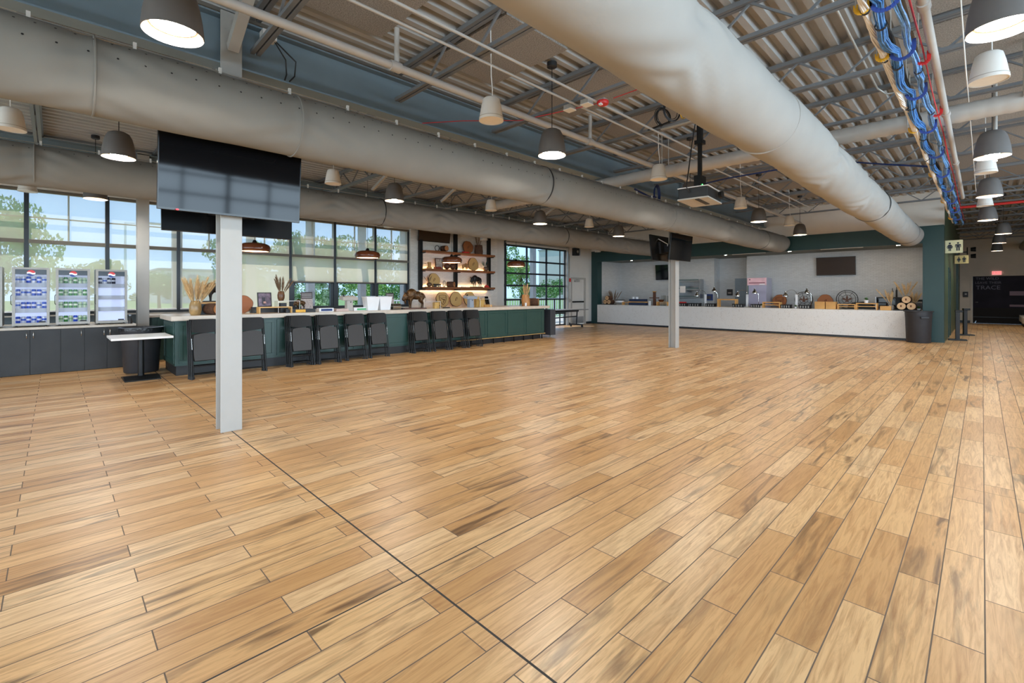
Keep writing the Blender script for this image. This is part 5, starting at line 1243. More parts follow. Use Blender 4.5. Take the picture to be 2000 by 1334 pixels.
def log(name, label, loc, r, L, rz, face=log_end_x, cat='log'):
    """short log lying down, cut end toward +x before rz"""
    t = thing(name, label, cat, loc, rz)
    MB().lathe([(0, -L/2), (r, -L/2), (r*1.03, 0), (r, L/2)], (0, 0, r), 20, RY(PI/2)).build('bark_side', bark, t, 60)
    o = MB().lathe([(0, 0), (r*0.93, 0), (r*0.93, 0.004), (0, 0.004)], (0, 0, 0), 20, RY(PI/2)).build('cut_end', face, t); o.location = (L/2, 0, r)
    o = MB().box(-0.001, -0.25*r, -0.25*r, 0.002, 0.1*r, 0.3*r).build('burnt_mark', burn, t); o.location = (L/2+0.005, 0, r)
    return t

# ================================================================== THINGS ON THE BAR
ZT = 1.051
vase('amber_vase', 'amber glazed vase holding cream pampas grass at the near end of the bar', (-10.2, 1.85, ZT), [(0, 0), (0.07, 0), (0.085, 0.02), (0.098, 0.09), (0.094, 0.18), (0.078, 0.235), (0.066, 0.255), (0.07, 0.262), (0.058, 0.262), (0.05, 0.2), (0.05, 0.03), (0, 0.03)], amber_glaze)
pampas('pampas_grass', 'cream pampas grass standing in the amber vase', (-10.2, 1.85, ZT+0.06), 15, 0.62, 0.30, 0.07, straw, 11)
t = thing('black_riser', 'black display riser behind the amber vase carrying a black bison', 'riser', (-10.42, 2.22, ZT)); MB().box(-0.12, -0.28, 0, 0.12, 0.28, 0.20).build('block', black_plastic, t); MB().box(-0.13, -0.3, 0.20, 0.13, 0.3, 0.235).build('top_board', wood_light, t)
log('cut_log', 'short brown log with branded end beside the amber vase', (-10.15, 2.13, ZT), 0.105, 0.30, 0.35)
bison('bison_statue', 'black bison statue behind the pampas, half hidden by the near column', (-10.42, 2.22, ZT+0.236), -PI/2, 0.42, black_cast, True)
slice_disc('wood_slice', 'round brown wood slice right of the near column on the bar', (-10.5, 2.72, ZT), 0.185, 0.03, slice_dark, 0, 0.15)
MB_ = MB().lathe([(0, 0), (0.022, 0), (0.03, 0.09), (0.027, 0.09), (0.02, 0.01), (0, 0.01)], n=14)
for i, y in enumerate((2.78, 2.86)):
    tag(MB_.build('drinking_glass', acrylic, None, 40, loc=(-10.22, y, ZT)), 'small clear glass in front of the brown wood slice, %s one' % ('left', 'right')[i], 'glass', 'small glasses on the bar')
def riser(label, loc, w, d, h, m, rz=0.0, shelf=False, th=0.025, name='wooden_riser'):
    t = thing(name, label, 'riser', loc, rz)
    MB().box(-d/2, -w/2, h-th, d/2, w/2, h).build('top_board', m, t)
    for s in (-1, 1): MB().box(-d/2, s*w/2-(th if s > 0 else 0), 0, d/2, s*w/2+(0 if s > 0 else th), h-th).build('side_board', m, t)
    if shelf: MB().box(-d/2, -w/2+th, h*0.45, d/2, w/2-th, h*0.45+th*0.7).build('shelf', m, t)
    return t
riser('low bamboo riser on the bar right of the near column', (-10.05, 3.17, ZT), 0.62, 0.18, 0.13, wood_bamboo, 0, False, 0.02)
t = thing('photo_frame', 'dark framed photo of a person with animals on the bar beside the near column', 'picture frame', (-10.5, 3.12, ZT+0.12)); M = RY(-0.15)
MB().obox(M @ Vector((0, 0, 0.15)), (0.02, 0.27, 0.30), M).build('frame', black_plastic, t); MB().obox(M @ Vector((0.011, 0, 0.15)), (0.002, 0.235, 0.265), M).build('photo', mat('photo_print', (120, 108, 126), 0.3, noise=0.6, nscale=14), t)
MB().obox(M @ Vector((0.013, -0.02, 0.12)), (0.001, 0.06, 0.15), M).build('figure', mat('photo_figure', (60, 56, 66), 0.4, noise=0.4, nscale=30), t); MB().obox(M @ Vector((0.014, 0.0, 0.09)), (0.001, 0.05, 0.04), M).build('pale_patch', mat('photo_pale', (206, 160, 150), 0.4), t)
t = thing('frame_stand', 'low black stand under the framed photo on the bar', 'riser', (-10.5, 3.12, ZT)); MB().box(-0.08, -0.26, 0, 0.08, 0.26, 0.118).build('block', black_plastic, t)
def acrylic_stand(label, x, y, w, h, z=ZT):
    t = thing('acrylic_riser', label, 'riser', (x, y, z)); MB().box(-0.12, -w/2, h-0.006, 0.12, w/2, h).build('top_sheet', acrylic, t)
    for s in (-1, 1): MB().box(-0.12, s*w/2-0.003, 0, 0.12, s*w/2+0.003, h-0.006).build('side_sheet', acrylic, t)
    for s in (-1, 1): MB().box(0.119, s*w/2-0.004, 0, 0.124, s*w/2+0.004, h).build('bright_edge', table_white, t)
    MB().box(0.119, -w/2, h-0.008, 0.124, w/2, h).build('front_edge', table_white, t); return t
acrylic_stand('clear acrylic riser carrying the small brown vase on the bar', -10.2, 3.46, 0.42, 0.245)
vase('brown_vase', 'small brown textured vase on the clear riser', (-10.2, 3.34, ZT+0.246), [(0, 0), (0.045, 0), (0.066, 0.05), (0.070, 0.12), (0.055, 0.185), (0.042, 0.20), (0.034, 0.20), (0.034, 0.04), (0, 0.04)], brown_glaze)
pampas('dried_grass', 'greyish dried grass in the small brown vase', (-10.2, 3.34, ZT+0.30), 8, 0.46, 0.24, 0.04, straw_grey, 12, (0, 0.03))
t = thing('brochure_stand', 'black angular brochure stand with a golden strip on the bar', 'stand', (-10.15, 3.68, ZT)); MB().box(-0.12, -0.30, 0, 0.12, 0.30, 0.07).build('tray', black_plastic, t); MB().box(0.121, -0.11, 0.005, 0.128, 0.09, 0.06).build('gold_strip', gold_paint, t); MB().box(-0.12, -0.36, 0, -0.02, -0.24, 0.2).build('back_block', black_plastic, t)
bison('bison_figurine', 'small golden brown bison figurine on the black brochure stand', (-10.15, 3.70, ZT+0.072), -PI/2, 0.24, bronze_cast)
def card(label, x, y, w, h, tilt=0.12, z=ZT):
    t = thing('info_card', label, 'sign card', (x, y, z)); M = RY(-tilt)
    MB().obox(M @ Vector((0, 0, h/2)), (0.006, w, h), M).build('card', card_grey, t); MB().obox(M @ Vector((0.004, 0, h*0.83)), (0.002, w, h*0.34), M).build('dark_header', card_dark, t)
    for k in range(3): MB().obox(M @ Vector((0.0055, 0, h*(0.74+0.08*k))), (0.001, w*0.86, h*0.018), M).build('text_line', paper_white, t)
    MB().box(-0.05, -w/2, 0, 0.05, w/2, 0.012).build('foot', acrylic, t)
card('standing grey info card with dark header left of the near cash terminal', -10.35, 3.93, 0.25, 0.43); card('standing grey info card with dark header behind the bronze bison', -10.45, 6.02, 0.21, 0.41)
t = thing('tissue_box', 'low white and navy box on the bar left of the near cash terminal', 'box', (-10.2, 4.26, ZT)); MB().box(-0.07, -0.16, 0, 0.07, 0.16, 0.075).build('carton', plastic_white, t); MB().box(0.07, -0.12, 0.012, 0.072, 0.13, 0.06).build('printed_side', deep_blue, t)
tag(MB().box(-0.08, -0.14, 0, 0.08, 0.14, 0.05).build('pink_box', mat('pink_card', (206, 180, 172), 0.6, noise=0.05), loc=(-10.2, 4.62, ZT)), 'low pinkish flat box beside the near cash terminal', 'box')
def pos_terminal(label, x, y, m):
    t = thing('cash_terminal', label, 'cash register', (x, y, ZT))
    MB().prism([(-0.07, 0), (0.07, 0), (0.06, 0.24), (-0.06, 0.24)], -0.065, 0.075, 'y').build('stand', m, t, bevel=0.006)
    M = RY(-0.25); MB().obox((0.0, 0, 0.285), (0.20, 0.36, 0.07), RY(0.15)).build('screen_back', m, t, bevel=0.008); MB().obox((-0.02, 0, 0.325), (0.17, 0.33, 0.015), RY(0.15)).build('screen_edge', plastic_grey, t)
    MB().box(-0.02, -0.13, 0.33, 0.02, -0.10, 0.37).build('card_slot', black_plastic, t); MB().ell((0.066, 0.02, 0.20), (0.006, 0.015, 0.015)).build('emblem', card_dark, t); return t
pos_terminal('grey cash terminal seen from behind on the bar near the white tubs', -10.2, 4.80, plastic_grey); pos_terminal('blue grey cash terminal seen from behind in front of the shelf wall', -10.2, 8.40, plastic_blue_grey)
t = thing('green_box', 'low white box with a green side left of the white tubs', 'box', (-10.25, 5.12, ZT)); MB().box(-0.06, -0.20, 0, 0.06, 0.16, 0.07).build('carton', plastic_white, t); MB().box(0.06, -0.12, 0.01, 0.062, 0.12, 0.05).build('printed_side', mat('label_green', (80, 170, 110), 0.5), t)
for y, l in ((5.35, 'left'), (5.68, 'right')):
    t = thing('white_tub', '%s one of two tall white plastic tubs on the bar' % l, 'tub', (-10.2, y, ZT), 0, 'white tubs on the bar')
    MB().add([(-0.10, -0.125, 0), (0.10, -0.125, 0), (0.10, 0.125, 0), (-0.10, 0.125, 0), (-0.125, -0.165, 0.31), (0.125, -0.165, 0.31), (0.125, 0.165, 0.31), (-0.125, 0.165, 0.31)], [(0,3,2,1),(0,1,5,4),(1,2,6,5),(2,3,7,6),(3,0,4,7)]).build('tub_wall', plastic_white, t)
    MB().box(-0.135, -0.17, 0.305, 0.135, 0.17, 0.32).build('lid', plastic_white, t, bevel=0.004); MB().box(-0.05, -0.1, 0.32, 0.05, 0.1, 0.335).build('lid_band', plastic_blue_grey, t)
t = thing('steel_scoop', 'shiny steel scoop drum lying on the bar left of the bronze bison', 'utensil', (-10.15, 5.98, ZT)); MB().lathe([(0.07, -0.12), (0.07, 0.1), (0.075, 0.1), (0.075, -0.12)], (0, 0, 0.075), 20, RX(PI/2), True).build('drum', chrome, t, 40); MB().tube([(0, 0.12, 0.03), (0, 0.2, 0.02)], 0.02, 8).build('grip', black_plastic, t)
bison('bison_statue', 'large bronze bison statue on the middle of the bar', (-10.2, 6.56, ZT), -PI/2-0.25, 0.58, bronze_cast, True, wood_dark)
acrylic_stand('clear acrylic riser right of the bronze bison', -10.2, 7.02, 0.52, 0.19); 
tag(MB().box(-0.05, -0.07, 0, 0.05, 0.07, 0.16).build('cork_block', brass_card, loc=(-10.2, 7.22, ZT)), 'pale cork block under the edge of the clear riser beside the bronze bison', 'block')
t = thing('card_payment_device', 'black handheld card reader lying on the bar before the shelf wall', 'card reader', (-10.15, 7.52, ZT)); MB().obox((0, 0, 0.015), (0.08, 0.2, 0.025)).build('device', black_plastic, t, bevel=0.006); MB().tube([(0, -0.1, 0.012), (0.03, -0.18, 0.01), (0, -0.24, 0.01)], 0.004, 5).build('cable', black_wire, t)
acrylic_stand('clear acrylic riser right of the blue grey cash terminal', -10.2, 8.86, 0.40, 0.24)
for i, (dy, h) in enumerate(((-0.1, 0.30), (0.02, 0.20), (0.12, 0.26))):
    tag(MB().box(-0.05, -0.05, 0, 0.05, 0.05, h).build('brass_block', brass_card, loc=(-10.4, 8.9+dy, ZT)), 'brass coloured block behind the far clear riser, %s of three' % ('left', 'middle', 'right')[i], 'block', 'brass blocks on the bar')
t = thing('display_phone', 'black tablet propped on a wooden stand at the shelf wall corner of the bar', 'tablet', (-10.3, 9.17, ZT)); M = RY(-0.3); MB().obox(M @ Vector((0, 0, 0.2)), (0.015, 0.13, 0.24), M).build('tablet_body', screen, t); MB().box(-0.16, -0.13, 0, 0.02, 0.13, 0.06).build('stand_base', wood_light, t); MB().obox((-0.09, 0, 0.15), (0.02, 0.10, 0.22), M).build('stand_back', wood_light, t)
vase('wood_vase', 'tall split log vase on the far end of the bar', (-10.3, 10.77, ZT), [(0, 0), (0.14, 0), (0.15, 0.03), (0.135, 0.18), (0.115, 0.33), (0.10, 0.36), (0.08, 0.34), (0.08, 0.1), (0, 0.1)], mat('split_log', (176, 126, 76), 0.5, noise=0.35, nscale=7, stretch=(3, 3, 0.6)))
pampas('dried_stalks', 'dried stalks standing in the split log vase', (-10.3, 10.77, ZT+0.12), 6, 0.62, 0.16, 0.045, straw, 21)
log('cut_log', 'thick dark log lying at the far end of the bar', (-10.3, 11.14, ZT), 0.12, 0.34, 0.6)
t = thing('bottle_stopper', 'small dark green bottle left of the split log vase', 'bottle', (-10.25, 10.5, ZT)); MB().lathe([(0, 0), (0.035, 0), (0.035, 0.12), (0.012, 0.18), (0.012, 0.24), (0, 0.24)], n=14).build('bottle_body', mat('dark_green_glass', (30, 50, 36), 0.15), t, 40)
tag(MB().lathe([(0, 0), (0.03, 0), (0.03, 0.10), (0, 0.10)], n=14).build('candle', plastic_white, None, 40, loc=(-10.15, 10.62, ZT)), 'small white candle in front of the split log vase', 'candle')

# ================================================================== SHELF WALL
XS = XW+0.06
for i, y in enumerate((8.72, 10.19, 11.78)):
    t = thing('shelf_post', 'black upright shelf post on the white brick wall, %s' % ('left one', 'middle one', 'right one')[i], 'post', (XS, y, 1.56), 0, 'black shelf posts')
    MB().box(0.03, -0.055, 0, 0.14, 0.055, 2.6).build('channel', black_metal, t); MB().box(0, -0.02, 0, 0.03, 0.02, 2.6).build('wall_rail', black_metal, t)
    for z in (0.04, 0.65, 1.26): MB().bar((0.08, 0, z-0.02), (0.36, 0, z-0.02), 0.03, 0.03).build('bracket', black_metal, t)
ZS = []
for nm, z in (('bottom', 1.60), ('middle', 2.21), ('top', 2.82)):
    sh = tag(MB().box(XS+0.02, 8.76, z, XS+0.36, 11.86, z+0.07).build('wall_shelf', wood_shelf, bevel=0.004), '%s reddish wooden wall shelf on the white brick wall' % nm, 'shelf', 'wooden wall shelves')
    if nm != 'top': MB().box(XS+0.03, 8.8, z+0.07, XS+0.042, 11.8, z+0.074).build('led_strip', led_warm, sh)
    if nm == 'bottom':
        MB().box(XS+0.04, 8.8, z-0.004, XS+0.055, 11.8, z).build('led_strip', led_warm, sh); MB().box(XS+0.06, 8.78, z-0.045, XS+0.07, 11.84, z).build('valance', wood_shelf, sh)
    ZS.append(z+0.071)
zb, zm, zt = ZS; xs = XS+0.22
t = thing('wine_rack', 'small black bottle rack on the left of the top shelf', 'rack', (xs, 9.30, zt))
MB().tube(arc((0, 0, 0.1), 0.09, 0, 2*PI-0.01, 16, 'yz'), 0.012, 6).build('ring', black_metal, t, 60); MB().box(-0.06, -0.1, 0, 0.06, 0.1, 0.015).build('base', black_metal, t)
t = thing('small_barrel', 'small wooden barrel lying on the top shelf left side', 'barrel', (xs, 9.60, zt)); MB().lathe([(0, -0.13), (0.085, -0.13), (0.105, 0), (0.085, 0.13), (0, 0.13)], (0, 0, 0.11), 20, RY(PI/2)).build('staves', wood_dark, t, 50)
for q in (-0.1, -0.04, 0.1): MB().lathe([(0.098, q-0.012), (0.104, q-0.012), (0.104, q+0.012), (0.098, q+0.012)], (0, 0, 0.11), 20, RY(PI/2), True).build('hoop', black_metal, t, 50)
MB().lathe([(0, 0), (0.08, 0), (0.08, 0.004), (0, 0.004)], (0.131, 0, 0.11), 20, RY(PI/2)).build('head', log_end_x, t)
slice_disc('wood_slice', 'large dark wood slice on the right of the top shelf', (xs-0.05, 10.72, zt), 0.235, 0.04, slice_dark, 0, 0.1, swirl)
vase('bark_vase', 'tall bark covered vase with branches on the top shelf', (xs, 11.16, zt), [(0, 0), (0.15, 0), (0.16, 0.1), (0.14, 0.3), (0.13, 0.34), (0.1, 0.33), (0.1, 0.1), (0, 0.1)], bark)
pampas('branches', 'dried branches standing in the bark covered vase', (xs, 11.16, zt+0.12), 7, 0.62, 0.22, 0.03, straw_grey, 31)
tag(MB().box(-0.06, -0.12, 0, 0.06, 0.12, 0.05).build('small_box', red_plastic, loc=(xs+0.05, 10.5, zt)), 'small reddish box lying before the large dark slice on the top shelf', 'box')
t = thing('wood_figure', 'small stacked wooden figure at the left end of the middle shelf', 'figurine', (xs, 8.98, zm)); MB().box(-0.05, -0.07, 0, 0.05, 0.07, 0.06).box(-0.035, -0.045, 0.06, 0.035, 0.045, 0.15).box(-0.04, -0.05, 0.15, 0.04, 0.05, 0.22).build('blocks', wood_light, t)
t = thing('shelf_picture', 'framed picture of pale figures on the middle shelf', 'picture frame', (xs-0.05, 9.42, zm)); M = RY(-0.1)
MB().obox(M @ Vector((0, 0, 0.19)), (0.025, 0.31, 0.38), M).build('frame', wood_dark, t); MB().obox(M @ Vector((0.0135, 0, 0.19)), (0.002, 0.25, 0.32), M).build('print', mat('print_pale', (186, 170, 156), 0.5, noise=0.5, nscale=16), t)
tag(MB().box(-0.05, -0.13, 0, 0.05, 0.13, 0.07).build('red_box', mat('red_wood', (140, 52, 36), 0.5), loc=(xs+0.05, 9.28, zm)), 'small red wooden box before the framed picture on the middle shelf', 'box')
t = thing('wicker_spheres', 'pair of dark round woven ornaments on the middle shelf under the lamp', 'ornament', (xs, 9.84, zm))
for q, r in ((-0.13, 0.11), (0.12, 0.115)): MB().ell((0, q, r), (r, r, r)).build('sphere', wood_dark, t, 60)
bison('bison_figurine', 'small pale bison figurine right of the middle post on the middle shelf', (xs, 10.52, zm), PI/2, 0.30, mat('pale_cast', (186, 140, 90), 0.5, noise=0.3))
slice_disc('wood_slice', 'large pale wood slice with dark emblem on the right of the middle shelf', (xs-0.05, 10.97, zm), 0.24, 0.04, slice_light, 0, 0.1, swirl)
vase('round_vase', 'small round brown vase at the right end of the middle shelf', (xs, 11.50, zm), [(0, 0), (0.06, 0), (0.10, 0.06), (0.09, 0.13), (0.04, 0.16), (0.03, 0.16), (0.03, 0.05), (0, 0.05)], brown_glaze)
pampas('small_plant', 'teal and brown leaves in the small round vase', (xs, 11.46, zm+0.10), 6, 0.26, 0.16, 0.025, teal_leaf, 33)
vase('round_vase', 'small round brown vase at the left end of the bottom shelf', (xs, 8.98, zb), [(0, 0), (0.05, 0), (0.09, 0.06), (0.08, 0.12), (0.03, 0.15), (0.025, 0.15), (0.025, 0.05), (0, 0.05)], brown_glaze)
pampas('small_plant', 'brown dried leaves in the round vase on the bottom shelf', (xs, 8.96, zb+0.09), 6, 0.28, 0.15, 0.02, straw_grey, 34)
slice_disc('wood_slice', 'large pale wood slice with dark emblem on the left of the bottom shelf', (xs-0.06, 9.24, zb), 0.235, 0.04, slice_light, 0, 0.1, swirl)
t = thing('black_rack', 'small black stand of bottles before the pale slice on the bottom shelf', 'rack', (xs+0.09, 9.24, zb)); MB().box(-0.03, -0.14, 0.07, 0.03, 0.14, 0.10).build('rail', black_metal, t)
for q in (-0.11, -0.04, 0.04, 0.11): MB().lathe([(0, 0), (0.025, 0), (0.025, 0.07), (0, 0.07)], (0, q, 0), 10).build('bottle', black_plastic, t)
t = thing('oval_ornament', 'pale upright oval ornament on the bottom shelf', 'ornament', (xs, 9.60, zb)); MB().tube([(0, 0.05*math.cos(a), 0.11+0.10*math.sin(a)) for a in [2*PI*k/18 for k in range(18)]], 0.02, 6, closed=True).build('ring', plastic_grey, t, 60)
log('cut_log', 'short bark log lying on the bottom shelf left of the middle post', (xs, 9.88, zb), 0.095, 0.26, 0.5)
for i in range(4): tag(MB().lathe([(0, 0), (0.03, 0), (0.03, 0.035), (0, 0.035)], n=14).build('tea_light', plastic_white, None, 40, loc=(xs+0.08, 10.32+0.09*i, zb)), 'small white tea light on the bottom shelf, %s of four in the row' % ORD[i], 'candle', 'tea lights on the bottom shelf')
bison('bison_statue', 'black bison statue on the right of the bottom shelf', (xs, 11.05, zb), -PI/2, 0.50, black_cast, True)
tag(MB().prism([(-0.1, 0), (0.1, 0), (0.06, 0.05), (-0.02, 0.09), (-0.09, 0.05)], -0.04, 0.04, 'x').build('red_toy_car', red_plastic, loc=(xs+0.05, 11.52, zb)), 'small red ornament at the right end of the bottom shelf', 'ornament')
for i, (y, mk) in enumerate(((9.50, shield), (10.08, swirl), (10.70, swirl))):
    slice_disc('wood_slice', 'big pale round wood plaque on the back counter, %s' % ('left one with a shield emblem', 'middle one', 'right one behind the cash terminal')[i], (XS+0.30, y, 0.979), 0.265, 0.03, slice_light, 0, 0.12, mk)
# ================================================================== SERVING ALCOVE
sc_ = thing('serving_counter', 'long white speckled serving counter under the green lintel', 'counter', (0, YF, 0))
MB().box(-13.0, -0.02, 0.07, -1.26, 0.05, 0.895).build('front_panel', terrazzo, sc_)
MB().box(-13.0, 0.0, 0, -1.26, 0.05, 0.07).build('kick', dark_frame, sc_)
MB().box(-12.98, 0.37, 0, -1.27, 0.80, 0.86).build('carcass', dark_frame, sc_)
MB().box(-13.0, -0.02, 0.895, -1.26, 0.80, 0.91).build('counter_top', terrazzo, sc_)
bk = thing('back_worktop', 'low steel back worktop along the alcove wall', 'counter', (0, 20.0, 0))
MB().box(-12.5, 0.1, 0, -8.4, 0.68, 0.86).box(-5.85, 0.1, 0, -1.3, 0.68, 0.86).build('carcass', dark_frame, bk); MB().box(-12.5, 0.05, 0.86, -8.35, 0.69, 0.90).box(-5.9, 0.05, 0.86, -1.28, 0.69, 0.90).build('worktop', steel, bk)
ZC = 0.911; YC = 19.0
for i, x in enumerate((-11.6, -9.3, -7.3, -5.0, -2.9, -1.9)):
    t = thing('downlight', 'small round downlight in the alcove ceiling, %s one from the left' % ORD[i], 'lamp', (x, 19.35, 3.0), 0, 'alcove downlights')
    MB().lathe([(0.05, -0.004), (0.07, -0.006), (0.07, 0.0), (0.05, 0.0)], n=20).build('trim_ring', table_white, t); MB().lathe([(0, -0.002), (0.05, -0.002)], n=16).build('lens', downlight_on, t)
for x, l in ((-9.9, 'left'), (-6.4, 'middle'), (-3.4, 'right')):
    t = thing('linear_diffuser', 'long narrow white slot in the alcove ceiling, %s one' % l, 'air vent', (x, 19.25, 3.0), 0, 'alcove ceiling slots'); MB().box(-0.6, -0.05, -0.012, 0.6, 0.05, 0).build('frame', table_white, t); MB().box(-0.57, -0.02, -0.014, 0.57, 0.02, -0.012).build('slot', plastic_grey, t)
def log_stack(label, x, y, r, L):
    for i, (dx, dz) in enumerate(((-r*1.03, 0), (r*1.03, 0), (0, r*1.78))):
        log('cut_log', '%s log of the small stack %s' % (('lower left', 'lower right', 'topmost')[i], label), (x+dx, y, ZC+0.025+dz), r, 0.34, -PI/2, log_end_pale)
    t = thing('log_tray', 'black tray under the log stack '+label, 'tray', (x, y, ZC)); MB().box(-0.32, -0.2, 0, 0.32, 0.2, 0.024).build('tray_base', black_plastic, t)
log_stack('at the left end of the serving counter', -12.62, YC, 0.105, 0.34)
log_stack('at the right end of the serving counter', -1.66, YC, 0.115, 0.34)
pampas('pampas_grass', 'brown dried grasses behind the logs at the left end of the serving counter', (-12.55, YC+0.28, ZC), 9, 0.72, 0.42, 0.06, straw_grey, 41)
for i, (x, ln, l) in enumerate(((-2.05, (-0.12, 0), 'left'), (-1.72, (0, 0), 'middle'), (-1.50, (0.0, 0), 'right'))):
    t = vase('grass_pot', 'dark pot holding pampas at the right end of the serving counter, %s one' % l, (x, YC+0.30 if i == 1 else YC+0.1, ZC+(0.22 if i == 1 else 0)), [(0, 0), (0.07, 0), (0.085, 0.1), (0.06, 0.16), (0.05, 0.16), (0.05, 0.05), (0, 0.05)], brown_glaze if i else plastic_grey)
    if i == 1:
        tag(MB().box(-0.15, -0.1, 0, 0.15, 0.1, 0.219).build('dark_block', black_plastic, loc=(x, YC+0.30, ZC)), 'dark block under the middle pampas pot at the right end of the counter', 'block')
    pampas('pampas_grass', 'tan pampas plumes at the right end of the serving counter, %s bunch' % l, (x, YC+0.30 if i == 1 else YC+0.1, ZC+0.08+(0.22 if i == 1 else 0)), 8, (0.60, 0.62, 0.52)[i], (0.20, 0.32, 0.16)[i], 0.05, straw, 51+i, ln)
# tableware at the left
t = thing('food_warmer', 'white round food warmer with dark lid on the serving counter left', 'food warmer', (-12.02, YC, ZC)); MB().lathe([(0, 0.12), (0.20, 0.12), (0.22, 0.2), (0, 0.2)], n=24).build('pan', plastic_white, t, 40); MB().lathe([(0, 0.2), (0.225, 0.2), (0.22, 0.24), (0, 0.25)], n=24).build('lid', black_plastic, t, 40)
for a in range(4): MB().bar((0.15*math.cos(a*PI/2+0.6), 0.15*math.sin(a*PI/2+0.6), 0), (0.15*math.cos(a*PI/2+0.6), 0.15*math.sin(a*PI/2+0.6), 0.13), 0.02).build('leg', steel, t)
riser('small wooden riser right of the white food warmer', (-11.66, YC, ZC), 0.34, 0.2, 0.13, wood_light, -PI/2)
t = thing('towel_stack', 'stack of navy napkin boxes on the serving counter left', 'box', (-11.02, YC, ZC)); MB().box(-0.44, -0.15, 0, 0.42, 0.15, 0.12).build('lower_box', navy_cloth, t); MB().box(-0.42, -0.14, 0.17, 0.36, 0.14, 0.28).build('upper_box', navy_cloth, t); MB().box(-0.46, -0.15, 0.125, 0.46, 0.15, 0.165).build('wood_board', wood_light, t)
for x, l in ((-11.30, 'left'), (-11.12, 'right')): tag(MB().lathe([(0, 0), (0.07, 0), (0.07, 0.1), (0, 0.1)], n=16).build('white_cup_stack', plastic_white, None, 40, loc=(x, YC, ZC+0.281)), '%s white cup stack on the navy boxes' % l, 'cup')
tag(MB().lathe([(0, 0), (0.07, 0), (0.07, 0.2), (0, 0.2)], n=16).build('paper_roll', paper_white, None, 40, loc=(-10.48, YC, ZC)), 'white upright paper roll right of the navy boxes', 'paper roll')
t = thing('wood_totem', 'tall dark wooden post ornament on the serving counter left of the distant column', 'ornament', (-10.24, YC, ZC)); MB().box(-0.05, -0.05, 0, 0.05, 0.05, 0.62).build('post', wood_dark, t); MB().box(-0.22, -0.06, 0.32, 0.2, 0.06, 0.36).build('cross_board', wood_dark, t); MB().box(-0.07, -0.06, 0.60, 0.07, 0.06, 0.63).build('cap', gold_paint, t)
riser('pale wooden crate riser just left of the distant column', (-9.82, YC, ZC), 0.52, 0.26, 0.17, wood_light, -PI/2, True)
acrylic_stand('tall clear riser left of the distant column on the serving counter', -9.75, YC, 0.22, 0.45, ZC)
t = thing('copper_bowl', 'brown bowl on the pale crate left of the distant column', 'bowl', (-9.92, YC, ZC+0.171)); MB().lathe([(0, 0), (0.08, 0), (0.14, 0.09), (0.13, 0.09), (0.07, 0.01), (0, 0.01)], n=20).build('bowl_body', copper_wood, t, 50)
# pans, lamps
def pan(label, x, w, h=0.13):
    t = thing('serving_pan', label, 'serving pan', (x, YC, ZC), 0, 'black serving pans'); MB().box(-w/2, -0.12, 0, w/2, 0.12, h*0.8).build('pan_wall', black_plastic, t, bevel=0.006); MB().box(-w/2-0.01, -0.13, h*0.8, w/2+0.01, 0.13, h).build('rim', black_metal, t)
    for i in range(4): MB().box(-w/2+w*(i+0.5)/4-0.012, -0.124, 0.02, -w/2+w*(i+0.5)/4+0.012, -0.12, h*0.75).build('rib', plastic_grey, t)
    return t
for x, w, l in ((-8.95, 0.40, 'first from the left, right of the column'), (-8.40, 0.42, 'second, right of the column'), (-7.75, 0.36, 'left of the wooden arch riser'), (-6.68, 0.38, 'right of the wooden arch riser'), (-6.04, 0.32, 'in front of the pink topped cooler'), (-5.02, 0.30, 'between two wood risers'), (-4.42, 0.32, 'under the middle wheel ornament')):
    pan('black ribbed serving pan on the white counter, '+l, x, w)
tag(MB().box(-0.2, -0.1, 0, 0.2, 0.1, 0.05).build('red_tray', red_plastic, loc=(-9.02, YC, ZC+0.131)), 'red tray on the first black pan right of the distant column', 'tray')
def heat_lamp(label, x, y, post, side, h=0.55):
    t = thing('heat_lamp', label, 'heat lamp', (x, y, ZC), 0, 'silver heat lamps')
    if post:
        MB().box(-0.09, -0.07, 0, 0.09, 0.07, 0.03).build('base', plastic_grey, t); MB().box(-0.035, -0.03, 0.03, 0.035, 0.03, 0.50).build('post', plastic_white, t)
        MB().tube([(0, 0, 0.5)]+arc((side*0.17, 0, 0.5), 0.17, PI if side > 0 else 0, PI*0.18 if side > 0 else PI*0.82, 8, 'xz')+[(side*0.35, 0, 0.56)], 0.008, 6).build('arm', chrome, t, 60); c = (side*0.36, 0, 0.42)
    else:
        MB().lathe([(0, 0), (0.06, 0), (0.06, 0.015), (0, 0.015)], n=16).build('base', steel, t); MB().tube([(0.12, 0.06, 0.0), (0.12, 0.05, 0.5), (0.05, 0.0, 0.62), (0.0, 0, h+0.02)], 0.008, 6).build('arm', chrome, t, 60); c = (0, 0, h-0.13)
    MB().lathe([(0.095, 0), (0.098, 0.03), (0.06, 0.10), (0.03, 0.13), (0.028, 0.20), (0, 0.21)], c, 22).build('shade', chrome, t, 50)
for x, p, s, l in ((-8.02, 1, -1, 'first from the left, on a white post right of the distant column'), (-8.02+0.0, 0, 0, ''), ):
    if l: heat_lamp('silver heat lamp '+l, x, YC+0.12, p, s)
heat_lamp('silver heat lamp tilted beside the navy notice, second from the left', -7.72, YC+0.25, 0, 0, 0.74)
heat_lamp('silver heat lamp on a white post in front of the blue grey door', -6.40, YC+0.12, 1, -1)
heat_lamp('silver heat lamp in front of the pink topped cooler', -6.16, YC+0.2, 0, 0, 0.66)
heat_lamp('silver heat lamp on a white post left of the round ornament wheel', -4.72, YC+0.12, 1, -1)
heat_lamp('silver heat lamp before the left wheel ornament', -4.42, YC+0.2, 0, 0, 0.66)
